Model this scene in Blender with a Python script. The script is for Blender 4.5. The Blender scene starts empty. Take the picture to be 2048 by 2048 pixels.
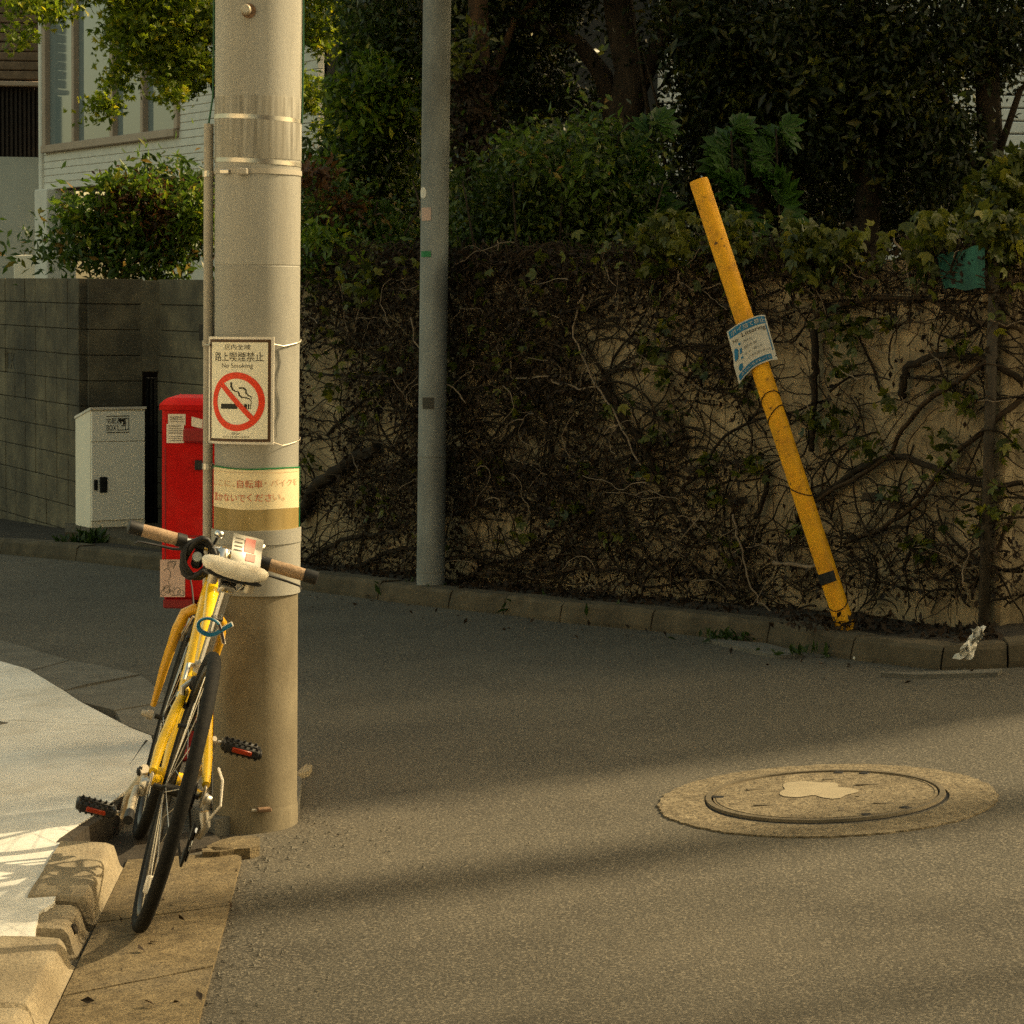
import bpy, math, random
import numpy as np
from mathutils import Vector, Matrix

# ------------------------------------------------------------------ camera, sky, sun, exposure
FOC = 4836.0                     # focal length in pixels of the 2048 px frame
PITCH = math.atan(434 / FOC)
ROLL = math.radians(0.8)
CAM = Vector((0, 0, 1.5))
_f = Vector((0, math.cos(PITCH), -math.sin(PITCH)))
_u = Vector((0, math.sin(PITCH), math.cos(PITCH)))
_r = Vector((1, 0, 0))
CR = _r * math.cos(ROLL) + _u * math.sin(ROLL)
CU = -_r * math.sin(ROLL) + _u * math.cos(ROLL)

scene = bpy.context.scene
COL = scene.collection
cam_d = bpy.data.cameras.new('camera')
cam_d.sensor_width = 36.0
cam_d.lens = 36.0 * FOC / 2048
cam_d.clip_end = 600
cam = bpy.data.objects.new('camera', cam_d)
COL.objects.link(cam)
cam.matrix_world = Matrix(((CR.x, CU.x, -_f.x, CAM.x), (CR.y, CU.y, -_f.y, CAM.y), (CR.z, CU.z, -_f.z, CAM.z), (0, 0, 0, 1)))
scene.camera = cam

SUN_AZ = math.atan2(0.948, 0.318)      # from +Y towards +X
SUN_EL = math.radians(37)
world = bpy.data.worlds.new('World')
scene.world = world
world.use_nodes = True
wn = world.node_tree
sky = wn.nodes.new('ShaderNodeTexSky')
sky.sky_type = 'NISHITA'
sky.sun_disc = False
sky.sun_elevation = SUN_EL
sky.sun_rotation = SUN_AZ
sky.dust_density = 3.0
sky.ozone_density = 1.0
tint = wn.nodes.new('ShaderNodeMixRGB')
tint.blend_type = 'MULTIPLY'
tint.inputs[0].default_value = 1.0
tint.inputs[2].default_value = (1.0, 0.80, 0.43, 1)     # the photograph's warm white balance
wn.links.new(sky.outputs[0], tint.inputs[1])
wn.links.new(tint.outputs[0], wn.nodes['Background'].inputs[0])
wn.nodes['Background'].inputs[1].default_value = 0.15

sun_d = bpy.data.lights.new('sun', 'SUN')
sun_d.energy = 2.8
sun_d.angle = math.radians(0.9)
sun_d.color = (1.0, 0.79, 0.47)
sun = bpy.data.objects.new('sun', sun_d)
COL.objects.link(sun)
SUN_DIR = Vector((math.sin(SUN_AZ) * math.cos(SUN_EL), math.cos(SUN_AZ) * math.cos(SUN_EL), math.sin(SUN_EL)))
sun.rotation_euler = SUN_DIR.to_track_quat('Z', 'Y').to_euler()
sun.location = (20, 8, 12)

vs = scene.view_settings
vs.view_transform = 'Standard'
vs.look = 'None'
vs.gamma = 1.0
vs.exposure = 1.45
scene.render.engine = 'CYCLES'
scene.cycles.use_denoising = False
scene.cycles.max_bounces = 6
scene.cycles.diffuse_bounces = 3
scene.cycles.transparent_max_bounces = 8

# ------------------------------------------------------------------ pixel -> place
SLOPE, LEVEL = 0.07, 0.0504           # the road rises to the right: z = SLOPE * x + LEVEL

def road_z(x):
    return SLOPE * x + LEVEL

def ray(px, py):
    return _f * FOC + CR * (px - 1024) + CU * (1024 - py)

def gnd(px, py, dz=0.0):
    d = ray(px, py)
    t = (LEVEL + dz - CAM.z + SLOPE * CAM.x) / (d.z - SLOPE * d.x)
    return CAM + d * t

def at(px, py, y):
    d = ray(px, py)
    return CAM + d * (y / d.y)

def lev(px, py, z):
    d = ray(px, py)
    return CAM + d * ((z - CAM.z) / d.z)

def to_px(p):
    v = Vector(p) - CAM
    k = FOC / v.dot(_f)
    return 1024 + v.dot(CR) * k, 1024 - v.dot(CU) * k

# ------------------------------------------------------------------ materials
MATS = {}

def mat(name, c1, c2=None, rough=0.85, scale=6.0, bump=0.0, bscale=80.0, metal=0.0, stain=None, sscale=1.3, samt=0.6,
        spec=0.3, fine=None, fscale=220.0, famt=0.5, stretch=(1, 1, 1), low=0.35, high=0.65, wear=None, wscale=0.5, wamt=0.6, fpos=(0.52, 0.62)):
    if name in MATS:
        return MATS[name]
    m = bpy.data.materials.new(name)
    m.use_nodes = True
    nt = m.node_tree
    n, l = nt.nodes, nt.links
    b = n['Principled BSDF']
    b.inputs['Roughness'].default_value = rough
    b.inputs['Metallic'].default_value = metal
    b.inputs['Specular IOR Level'].default_value = spec
    c2 = c2 or tuple(x * 0.75 for x in c1)
    geo = n.new('ShaderNodeNewGeometry')
    mp = n.new('ShaderNodeMapping')
    mp.inputs['Scale'].default_value = stretch
    l.new(geo.outputs['Position'], mp.inputs[0])

    def noise(sc, det=5.0):
        t = n.new('ShaderNodeTexNoise')
        t.inputs['Scale'].default_value = sc
        t.inputs['Detail'].default_value = det
        t.inputs['Roughness'].default_value = 0.62
        l.new(mp.outputs[0], t.inputs['Vector'])
        return t

    t = noise(scale)
    rp = n.new('ShaderNodeValToRGB')
    rp.color_ramp.elements[0].position = low
    rp.color_ramp.elements[1].position = high
    rp.color_ramp.elements[0].color = (*c2, 1)
    rp.color_ramp.elements[1].color = (*c1, 1)
    l.new(t.outputs[0], rp.inputs[0])
    out = rp.outputs[0]
    for colr, sc, am, lo, hi in ((wear, wscale, wamt, 0.42, 0.66), (stain, sscale, samt, 0.48, 0.68), (fine, fscale, famt, *fpos)):
        if colr is None:
            continue
        t2 = noise(sc, 6.0 if sc < 50 else 2.0)
        r2 = n.new('ShaderNodeValToRGB')
        r2.color_ramp.elements[0].position = lo
        r2.color_ramp.elements[1].position = hi
        r2.color_ramp.elements[0].color = (0, 0, 0, 1)
        r2.color_ramp.elements[1].color = (am, am, am, 1)
        l.new(t2.outputs[0], r2.inputs[0])
        mx = n.new('ShaderNodeMixRGB')
        mx.inputs[2].default_value = (*colr, 1)
        l.new(r2.outputs[0], mx.inputs[0])
        l.new(out, mx.inputs[1])
        out = mx.outputs[0]
    l.new(out, b.inputs['Base Color'])
    if bump:
        bt = noise(bscale, 4.0)
        bp = n.new('ShaderNodeBump')
        bp.inputs['Strength'].default_value = bump
        bp.inputs['Distance'].default_value = 0.01
        l.new(bt.outputs[0], bp.inputs['Height'])
        l.new(bp.outputs[0], b.inputs['Normal'])
    MATS[name] = m
    return m

def leafmat(name, dark, light, accent=None, trans=0.3, rough=0.45):
    m = bpy.data.materials.new(name)
    m.use_nodes = True
    nt = m.node_tree
    n, l = nt.nodes, nt.links
    b = n['Principled BSDF']
    b.inputs['Roughness'].default_value = rough
    b.inputs['Specular IOR Level'].default_value = 0.35
    geo = n.new('ShaderNodeNewGeometry')
    rp = n.new('ShaderNodeValToRGB')
    rp.color_ramp.elements[0].color = (*dark, 1)
    rp.color_ramp.elements[1].color = (*light, 1)
    rp.color_ramp.elements[1].position = 0.85 if accent else 1.0
    if accent:
        e = rp.color_ramp.elements.new(0.97)
        e.color = (*accent, 1)
    l.new(geo.outputs['Random Per Island'], rp.inputs[0])
    l.new(rp.outputs[0], b.inputs['Base Color'])
    tr = n.new('ShaderNodeBsdfTranslucent')
    hs = n.new('ShaderNodeHueSaturation')
    hs.inputs['Value'].default_value = 1.5
    l.new(rp.outputs[0], hs.inputs['Color'])
    l.new(hs.outputs[0], tr.inputs[0])
    mx = n.new('ShaderNodeMixShader')
    mx.inputs[0].default_value = trans
    l.new(b.outputs[0], mx.inputs[1])
    l.new(tr.outputs[0], mx.inputs[2])
    l.new(mx.outputs[0], n['Material Output'].inputs[0])
    MATS[name] = m
    return m

def glassmat(name, col, rough=0.05):
    m = bpy.data.materials.new(name)
    m.use_nodes = True
    b = m.node_tree.nodes['Principled BSDF']
    b.inputs['Base Color'].default_value = (*col, 1)
    b.inputs['Roughness'].default_value = rough
    b.inputs['Specular IOR Level'].default_value = 0.35
    MATS[name] = m
    return m

mat('asphalt', (0.076, 0.070, 0.055), (0.043, 0.040, 0.031), 0.9, 85, 0.7, 120, stain=(0.038, 0.034, 0.026), sscale=2.3, samt=0.55, wear=(0.110, 0.097, 0.072), wscale=0.55, wamt=0.6,
    fine=(0.21, 0.185, 0.14), fscale=125, famt=0.6)
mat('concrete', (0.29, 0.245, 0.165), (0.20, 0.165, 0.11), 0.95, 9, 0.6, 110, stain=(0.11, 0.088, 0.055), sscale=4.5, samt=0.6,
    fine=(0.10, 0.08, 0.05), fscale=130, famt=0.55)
mat('gutter', (0.20, 0.155, 0.085), (0.10, 0.076, 0.040), 0.95, 22, 0.6, 190, stain=(0.11, 0.095, 0.07), sscale=3.0, samt=0.45,
    fine=(0.055, 0.042, 0.024), fscale=115, famt=0.8)
mat('pavement', (0.62, 0.61, 0.565), (0.55, 0.54, 0.50), 0.85, 3, 0.12, 200, stain=(0.36, 0.335, 0.28), sscale=2.2, samt=0.6, wear=(0.44, 0.42, 0.37), wscale=14, wamt=0.45, fine=(0.40, 0.38, 0.33), fscale=170, famt=0.4)
mat('slab', (0.125, 0.118, 0.098), (0.085, 0.080, 0.066), 0.95, 9, 0.5, 120, fine=(0.20, 0.19, 0.16), fscale=160, famt=0.4)
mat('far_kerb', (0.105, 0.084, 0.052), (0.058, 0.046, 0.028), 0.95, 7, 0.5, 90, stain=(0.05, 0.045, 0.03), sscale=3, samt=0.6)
mat('soil', (0.045, 0.036, 0.025), (0.022, 0.018, 0.013), 1.0, 12, 0.8, 50)
mat('plaster', (0.38, 0.295, 0.175), (0.25, 0.19, 0.11), 0.95, 4, 0.4, 60, stain=(0.10, 0.075, 0.042), sscale=2.6, samt=0.8, wear=(0.20, 0.15, 0.085), wscale=9, wamt=0.6)
mat('block', (0.175, 0.145, 0.088), (0.085, 0.070, 0.043), 0.95, 3.2, 0.4, 90, stain=(0.030, 0.027, 0.020), sscale=1.1, samt=0.85, wear=(0.05, 0.045, 0.033), wscale=7, wamt=0.5,
    fine=(0.20, 0.19, 0.16), fscale=140, famt=0.25)
mat('mortar', (0.075, 0.07, 0.056), None, 0.95, 10, 0.3, 90)
mat('pole_concrete', (0.345, 0.34, 0.305), (0.265, 0.258, 0.225), 0.85, 4, 0.12, 240, stain=(0.17, 0.155, 0.12), sscale=6, samt=0.45,
    stretch=(1.6, 1.6, 0.22), fine=(0.22, 0.20, 0.16), fscale=500, famt=0.4)
mat('pole_wrap', (0.305, 0.30, 0.265), (0.235, 0.228, 0.20), 0.6, 5, 0.10, 260, stain=(0.18, 0.165, 0.13), sscale=5, samt=0.45, stretch=(1.5, 1.5, 0.5), fine=(0.21, 0.195, 0.155), fscale=500, famt=0.4)
mat('pole_bare', (0.22, 0.19, 0.13), (0.14, 0.118, 0.078), 0.95, 5, 0.12, 160, stain=(0.10, 0.083, 0.052), sscale=6, samt=0.65,
    stretch=(1, 1, 0.6), fine=(0.10, 0.085, 0.055), fscale=260, famt=0.4)
mat('far_pole', (0.25, 0.262, 0.245), (0.17, 0.18, 0.17), 0.8, 6, 0.1, 150, stain=(0.075, 0.072, 0.062), sscale=3.5, samt=0.6, stretch=(1, 1, 0.4))
mat('pole_streak', (0.335, 0.325, 0.285), (0.185, 0.175, 0.145), 0.85, 1.0, 0.05, 200, stretch=(70, 70, 4), low=0.40, high=0.62, stain=(0.30, 0.28, 0.225), sscale=0.35, samt=0.7)
mat('steel', (0.55, 0.52, 0.46), (0.42, 0.40, 0.36), 0.35, 20, 0, metal=0.9)
mat('chrome', (0.72, 0.70, 0.66), (0.60, 0.58, 0.54), 0.22, 30, 0, metal=1.0)
mat('worn_alloy', (0.50, 0.44, 0.34), (0.40, 0.35, 0.27), 0.45, 40, 0, metal=0.6)
mat('conduit', (0.40, 0.37, 0.31), (0.32, 0.295, 0.245), 0.6, 6, 0.05, 120, stain=(0.22, 0.20, 0.16), samt=0.5)
mat('rust', (0.20, 0.12, 0.07), (0.11, 0.07, 0.045), 0.9, 40, 0.3, 120)
mat('green_wire', (0.02, 0.10, 0.05), None, 0.5)
mat('black', (0.012, 0.012, 0.012), (0.008, 0.008, 0.008), 0.55, 30)
mat('rubber', (0.011, 0.011, 0.010), (0.007, 0.007, 0.007), 0.8, 60, 0.2, 300, fine=(0.025, 0.022, 0.017), fscale=120, famt=0.25, spec=0.15)
mat('bike_yellow', (0.74, 0.48, 0.006), (0.64, 0.40, 0.005), 0.25, 20, 0, spec=0.6, stain=(0.50, 0.28, 0.01), sscale=9, samt=0.4)
mat('fork_yellow', (0.60, 0.33, 0.008), (0.52, 0.27, 0.008), 0.3, 20, 0, spec=0.6)
mat('pole_yellow', (0.86, 0.42, 0.004), (0.66, 0.29, 0.004), 0.6, 14, 0.08, 150, stain=(0.12, 0.055, 0.012), sscale=12, samt=0.35, wear=(0.60, 0.27, 0.006), wscale=7, wamt=0.35, fine=(0.045, 0.022, 0.008), fscale=48, famt=0.9, fpos=(0.635, 0.665))
mat('saddle_white', (0.72, 0.67, 0.56), (0.60, 0.55, 0.45), 0.6, 18, 0.06, 300, stain=(0.34, 0.26, 0.15), sscale=14, samt=0.5)
mat('cork', (0.34, 0.24, 0.155), (0.25, 0.17, 0.105), 0.9, 90, 0.2, 250, fine=(0.12, 0.08, 0.05), fscale=250, famt=0.6)
mat('orange_reflector', (0.30, 0.030, 0.006), None, 0.3, 50)
mat('post_red', (0.42, 0.003, 0.002), (0.34, 0.002, 0.0015), 0.6, 6, 0.04, 150, stain=(0.46, 0.03, 0.022), sscale=7, samt=0.35, spec=0.12)
mat('post_red_dark', (0.22, 0.008, 0.008), (0.16, 0.006, 0.006), 0.5, 8)
mat('paper', (0.62, 0.56, 0.48), (0.54, 0.48, 0.40), 0.9, 12)
mat('paper_pink', (0.50, 0.36, 0.30), (0.42, 0.29, 0.24), 0.9, 14)
mat('sign_white', (0.72, 0.68, 0.54), (0.66, 0.615, 0.48), 0.5, 4, stain=(0.58, 0.50, 0.33), sscale=5, samt=0.4)
mat('sign_edge', (0.74, 0.68, 0.58), None, 0.5)
mat('sign_brown', (0.085, 0.045, 0.022), None, 0.5)
mat('sign_red', (0.70, 0.045, 0.010), (0.62, 0.035, 0.008), 0.45, 30)
mat('ink', (0.022, 0.020, 0.014), None, 0.6)
mat('ink_grey', (0.12, 0.11, 0.09), None, 0.7)
mat('notice_cream', (0.68, 0.58, 0.37), (0.62, 0.52, 0.32), 0.35, 5, stain=(0.55, 0.42, 0.22), sscale=8, samt=0.3)
mat('notice_film', (0.30, 0.22, 0.085), (0.20, 0.145, 0.055), 0.3, 8, stain=(0.42, 0.33, 0.16), sscale=9, samt=0.5, stretch=(1, 1, 0.25))
mat('notice_red', (0.60, 0.16, 0.08), None, 0.7)
mat('notice_faded', (0.60, 0.36, 0.20), None, 0.7)
mat('green_edge', (0.01, 0.16, 0.05), None, 0.5)
mat('parcel_grey', (0.88, 0.84, 0.72), (0.83, 0.79, 0.68), 0.55, 6, 0.03, 200)
mat('parcel_side', (0.80, 0.73, 0.58), (0.75, 0.68, 0.54), 0.55, 6, 0.03, 200)
mat('sign_blue', (0.020, 0.17, 0.34), None, 0.5)
mat('litter_sign', (0.56, 0.53, 0.46), (0.50, 0.47, 0.40), 0.5, 10)
mat('fish_blue', (0.010, 0.15, 0.28), (0.008, 0.11, 0.21), 0.5, 40)
mat('fish_dark', (0.06, 0.05, 0.06), None, 0.5)
mat('siding_white', (0.66, 0.63, 0.55), (0.58, 0.55, 0.48), 0.8, 8, 0.1, 60)
mat('siding_brown', (0.20, 0.135, 0.085), (0.13, 0.088, 0.055), 0.9, 14, 0.4, 40, fine=(0.09, 0.06, 0.04), fscale=60, famt=0.5)
mat('louver', (0.030, 0.020, 0.014), (0.018, 0.012, 0.009), 0.8, 8)
mat('plaster_pale', (0.42, 0.42, 0.36), (0.37, 0.37, 0.315), 0.9, 3, 0.1, 120)
mat('frame_bronze', (0.36, 0.27, 0.20), (0.31, 0.23, 0.165), 0.5, 8)
mat('curtain', (0.17, 0.20, 0.185), (0.09, 0.11, 0.105), 0.9, 2.5, stretch=(8, 8, 0.2))
mat('room_dark', (0.03, 0.03, 0.028), None, 0.9)
mat('cream_wall', (0.62, 0.52, 0.36), (0.56, 0.46, 0.31), 0.9, 3)  # cream made brighter to stand in for sunlight on the wall
mat('back_siding', (0.78, 0.75, 0.67), (0.72, 0.69, 0.61), 0.85, 5)
mat('roof', (0.10, 0.095, 0.09), None, 0.8)
mat('teal', (0.03, 0.13, 0.095), (0.02, 0.07, 0.055), 0.8, 9)
mat('pipe_dark', (0.07, 0.055, 0.038), (0.04, 0.032, 0.022), 0.9, 10)
mat('bark', (0.055, 0.040, 0.026), (0.025, 0.018, 0.012), 1.0, 14, 0.9, 30, stretch=(1, 1, 0.3))
mat('bark_red', (0.12, 0.066, 0.035), (0.05, 0.03, 0.018), 1.0, 14, 0.9, 30, stretch=(1, 1, 0.2))
mat('vine_dark', (0.026, 0.017, 0.008), (0.012, 0.008, 0.004), 0.95, 20)
mat('vine_brown', (0.055, 0.034, 0.016), (0.026, 0.016, 0.008), 0.95, 14)
mat('vine_pale', (0.24, 0.18, 0.12), (0.15, 0.11, 0.07), 0.9, 14)
mat('cover_iron', (0.225, 0.185, 0.118), (0.12, 0.096, 0.058), 0.9, 30, 0.8, 110, fine=(0.060, 0.047, 0.027), fscale=85, famt=0.85, stain=(0.10, 0.08, 0.048), sscale=7, samt=0.6)
mat('cover_ring', (0.15, 0.125, 0.085), (0.10, 0.083, 0.055), 0.6, 20, 0.1, 200, metal=0.3)
mat('cover_worn', (0.27, 0.23, 0.155), (0.23, 0.195, 0.13), 0.8, 20, 0.2, 160)
mat('litter_white', (0.60, 0.58, 0.52), (0.50, 0.48, 0.42), 0.8, 20)
mat('pink_print', (0.72, 0.28, 0.24), None, 0.7)
mat('film_clear', (0.60, 0.57, 0.49), (0.52, 0.49, 0.42), 0.35, 20)
mat('dark_rim', (0.045, 0.042, 0.036), (0.025, 0.024, 0.02), 0.4, 40, metal=0.5)
glassmat('window_glass', (0.16, 0.19, 0.185), 0.04)
glassmat('headlamp', (0.3, 0.32, 0.3), 0.05)

leafmat('leaf_evergreen', (0.016, 0.030, 0.005), (0.062, 0.100, 0.012), (0.14, 0.15, 0.015), 0.3)
leafmat('leaf_bright', (0.040, 0.085, 0.006), (0.14, 0.20, 0.012), (0.28, 0.26, 0.018), 0.4)
leafmat('leaf_maple', (0.050, 0.090, 0.005), (0.21, 0.26, 0.010), (0.34, 0.30, 0.012), 0.5)
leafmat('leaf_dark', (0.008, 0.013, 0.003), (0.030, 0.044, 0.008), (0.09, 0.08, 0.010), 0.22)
leafmat('leaf_shrub', (0.024, 0.050, 0.007), (0.090, 0.150, 0.016), (0.22, 0.13, 0.03), 0.35)
leafmat('leaf_red', (0.05, 0.024, 0.008), (0.12, 0.050, 0.012), None, 0.3)
leafmat('leaf_fatsia', (0.018, 0.052, 0.006), (0.045, 0.105, 0.012), None, 0.25, 0.4)
leafmat('leaf_ivy', (0.022, 0.034, 0.004), (0.100, 0.112, 0.012), (0.16, 0.15, 0.014), 0.32)
leafmat('leaf_dead', (0.010, 0.006, 0.0025), (0.036, 0.020, 0.008), None, 0.15, 0.8)
leafmat('leaf_weed', (0.014, 0.034, 0.005), (0.040, 0.070, 0.010), None, 0.3)

# ------------------------------------------------------------------ mesh helpers
ORG = {}

def org(o):
    return ORG.get(o.name, Vector((0, 0, 0))) if o is not None else Vector((0, 0, 0))

class MB:
    def __init__(self):
        self.v, self.f = [], []

    def add(self, vs_, fs_):
        k = len(self.v)
        self.v += [tuple(p) for p in vs_]
        self.f += [tuple(i + k for i in f) for f in fs_]
        return self

    def box(self, c, s, R=None, b=0.0):
        hx, hy, hz = s[0] / 2, s[1] / 2, s[2] / 2
        c = Vector(c)
        if b <= 0:
            P = [Vector((x * hx, y * hy, z * hz)) for z in (-1, 1) for y in (-1, 1) for x in (-1, 1)]
            F = [(0, 2, 3, 1), (4, 5, 7, 6), (0, 1, 5, 4), (2, 6, 7, 3), (0, 4, 6, 2), (1, 3, 7, 5)]
        else:
            b = min(b, hx * 0.9, hy * 0.9, hz * 0.9)
            P, idx = [], {}
            for z in (-1, 1):
                for y in (-1, 1):
                    for x in (-1, 1):
                        for a in range(3):
                            q = [x * hx, y * hy, z * hz]
                            for j in range(3):
                                if j != a:
                                    q[j] -= (x, y, z)[j] * b
                            idx[(x, y, z, a)] = len(P)
                            P.append(Vector(q))
            F = []
            def face(keys):
                ids = [idx[k] for k in keys]
                p = [P[i] for i in ids]
                nn = (p[1] - p[0]).cross(p[2] - p[1])
                cc = sum(p, Vector()) / len(p)
                F.append(tuple(ids) if nn.dot(cc) > 0 else tuple(ids[::-1]))
            for a in range(3):
                o1, o2 = [(1, 2), (2, 0), (0, 1)][a]
                for s_ in (-1, 1):
                    ks = []
                    for (i, j) in ((-1, -1), (1, -1), (1, 1), (-1, 1)):
                        t = [0, 0, 0]
                        t[a], t[o1], t[o2] = s_, i, j
                        ks.append((*t, a))
                    face(ks)
                for i in (-1, 1):
                    for j in (-1, 1):
                        t0, t1 = [0, 0, 0], [0, 0, 0]
                        t0[o1] = t1[o1] = i
                        t0[o2] = t1[o2] = j
                        t0[a], t1[a] = -1, 1
                        face([(*t0, o1), (*t1, o1), (*t1, o2), (*t0, o2)])
            for x in (-1, 1):
                for y in (-1, 1):
                    for z in (-1, 1):
                        face([(x, y, z, 0), (x, y, z, 1), (x, y, z, 2)])
        if R is not None:
            P = [R @ p for p in P]
        return self.add([p + c for p in P], F)

    def loft(self, rings, closed=True, cap=True):
        n = len(rings[0])
        V = [p for r in rings for p in r]
        F = []
        for i in range(len(rings) - 1):
            for j in range(n if closed else n - 1):
                k = (j + 1) % n
                F.append((i * n + j, i * n + k, (i + 1) * n + k, (i + 1) * n + j))
        if cap and closed:
            F.append(tuple(range(n))[::-1])
            F.append(tuple((len(rings) - 1) * n + j for j in range(n)))
        return self.add(V, F)

    def tube(self, path, r, n=8, cap=True, flat=None):
        path = [Vector(p) for p in path]
        if not isinstance(r, (list, tuple)):
            r = [r] * len(path)
        rings = []
        up = None
        for i, p in enumerate(path):
            d = (path[min(i + 1, len(path) - 1)] - path[max(i - 1, 0)])
            if d.length < 1e-9:
                d = Vector((0, 0, 1))
            d.normalize()
            if up is None:
                up = Vector((0, 0, 1)) if abs(d.z) < 0.9 else Vector((1, 0, 0))
            a = d.cross(up)
            if a.length < 1e-6:
                a = d.orthogonal()
            a.normalize()
            b = a.cross(d).normalized()
            up = b
            rr = r[i]
            fa, fb = flat or (1, 1)
            rings.append([p + (a * math.cos(t) * fa + b * math.sin(t) * fb) * rr for t in [2 * math.pi * k / n for k in range(n)]])
        return self.loft(rings, True, cap)

    def lathe(self, prof, c=(0, 0, 0), n=24, ax=None, cap=False):
        c = Vector(c)
        R = Vector((0, 0, 1)).rotation_difference(Vector(ax).normalized()).to_matrix() if ax is not None else Matrix.Identity(3)
        rings = [[c + R @ Vector((r * math.cos(2 * math.pi * k / n), r * math.sin(2 * math.pi * k / n), z)) for k in range(n)] for r, z in prof]
        return self.loft(rings, True, cap)

    def ell(self, c, s, n=12, m=8, R=None):
        c = Vector(c)
        rings = []
        for i in range(1, m):
            a = math.pi * i / m - math.pi / 2
            ring = []
            for k in range(n):
                t = 2 * math.pi * k / n
                p = Vector((math.cos(a) * math.cos(t) * s[0], math.cos(a) * math.sin(t) * s[1], math.sin(a) * s[2]))
                ring.append(c + (R @ p if R is not None else p))
            rings.append(ring)
        return self.loft(rings, True, True)

    def poly(self, pts, h):
        """closed outline of top points, thickness h downwards"""
        n = len(pts)
        pts = [Vector(p) for p in pts]
        ar = sum(pts[i].x * pts[(i + 1) % n].y - pts[(i + 1) % n].x * pts[i].y for i in range(n))
        if ar < 0:
            pts = pts[::-1]
        V = pts + [p - Vector((0, 0, h)) for p in pts]
        F = [tuple(range(n)), tuple(range(2 * n - 1, n - 1, -1))]
        F += [(i, i + n, (i + 1) % n + n, (i + 1) % n) for i in range(n)]
        return self.add(V, F)

    def grid(self, fn, nu, nv):
        V = [fn(i / nu, j / nv) for j in range(nv + 1) for i in range(nu + 1)]
        F = [(j * (nu + 1) + i, j * (nu + 1) + i + 1, (j + 1) * (nu + 1) + i + 1, (j + 1) * (nu + 1) + i) for j in range(nv) for i in range(nu)]
        return self.add(V, F)

    def build(self, name, material, parent=None, smooth=False, local=False, kind=None, angle=None):
        o0 = Vector((0, 0, 0)) if local else org(parent)
        me = bpy.data.meshes.new(name)
        me.from_pydata([(p[0] - o0.x, p[1] - o0.y, p[2] - o0.z) for p in self.v], [], self.f)
        if smooth:
            me.shade_smooth()
            if angle:
                try:
                    me.set_sharp_from_angle(angle=math.radians(angle))
                except Exception:
                    pass
        me.materials.append(MATS[material])
        o = bpy.data.objects.new(name, me)
        COL.objects.link(o)
        if parent is not None:
            o.parent = parent
        ORG[o.name] = o0
        if kind:
            o['kind'] = kind
        return o

def tag(o, label, cat, group=None):
    o['label'] = label
    o['category'] = cat
    if group:
        o['group'] = group
    return o

def thing(name, label, cat, loc=(0, 0, 0), group=None):
    o = bpy.data.objects.new(name, None)
    o.empty_display_size = 0.1
    o.location = loc
    COL.objects.link(o)
    ORG[o.name] = Vector(loc)
    return tag(o, label, cat, group)

def setting(name, loc=(0, 0, 0)):
    o = bpy.data.objects.new(name, None)
    o.location = loc
    COL.objects.link(o)
    ORG[o.name] = Vector(loc)
    o['kind'] = 'structure'
    return o

def inst(name, mesh, parent, M):
    """a copy that shares mesh data; M is a world matrix"""
    o = bpy.data.objects.new(name, mesh)
    COL.objects.link(o)
    o.parent = parent
    M = M.copy()
    M.translation = M.translation - org(parent)
    o.matrix_local = M
    ORG[o.name] = org(parent)
    return o

def text_mesh(body, size=1.0):
    c = bpy.data.curves.new('lettering', 'FONT')
    c.body = body
    c.size = size
    c.resolution_u = 3
    c.align_x = 'CENTER'
    c.align_y = 'CENTER'
    o = bpy.data.objects.new('lettering', c)
    COL.objects.link(o)
    bpy.context.view_layer.update()
    m = bpy.data.meshes.new_from_object(o.evaluated_get(bpy.context.evaluated_depsgraph_get()))
    V = [(v.co.x, v.co.y) for v in m.vertices]
    F = [tuple(p.vertices) for p in m.polygons]
    bpy.data.objects.remove(o)
    bpy.data.curves.remove(c)
    bpy.data.meshes.remove(m)
    return V, F

def put_text(mb, body, u, v, width, height, fn):
    V, F = text_mesh(body)
    xs = [p[0] for p in V]
    ys = [p[1] for p in V]
    cx, cy = (min(xs) + max(xs)) / 2, (min(ys) + max(ys)) / 2
    sx, sy = width / (max(xs) - min(xs)), height / (max(ys) - min(ys))
    mb.add([fn(u + (x - cx) * sx, v + (y - cy) * sy) for x, y in V], F)

def shape(mb, pts, fn):
    mb.add([fn(*p) for p in pts], [tuple(range(len(pts)))])

def strip(mb, pts, w, fn):
    """flat line of width w through 2-D points"""
    for i in range(len(pts) - 1):
        (x0, y0), (x1, y1) = pts[i], pts[i + 1]
        dx, dy = x1 - x0, y1 - y0
        L = math.hypot(dx, dy) or 1
        ww = w if not isinstance(w, (list, tuple)) else w[i]
        ex, ey = dx / L * ww * 0.35, dy / L * ww * 0.35
        nx, ny = -dy / L * ww / 2, dx / L * ww / 2
        mb.add([fn(x0 - ex + nx, y0 - ey + ny), fn(x0 - ex - nx, y0 - ey - ny), fn(x1 + ex - nx, y1 + ey - ny), fn(x1 + ex + nx, y1 + ey + ny)], [(0, 1, 2, 3)])

def rect(mb, u0, v0, u1, v1, fn, nu=6):
    mb.grid(lambda a, b: fn(u0 + (u1 - u0) * a, v0 + (v1 - v0) * b), nu, 1)

RNG = np.random.default_rng(7)

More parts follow.
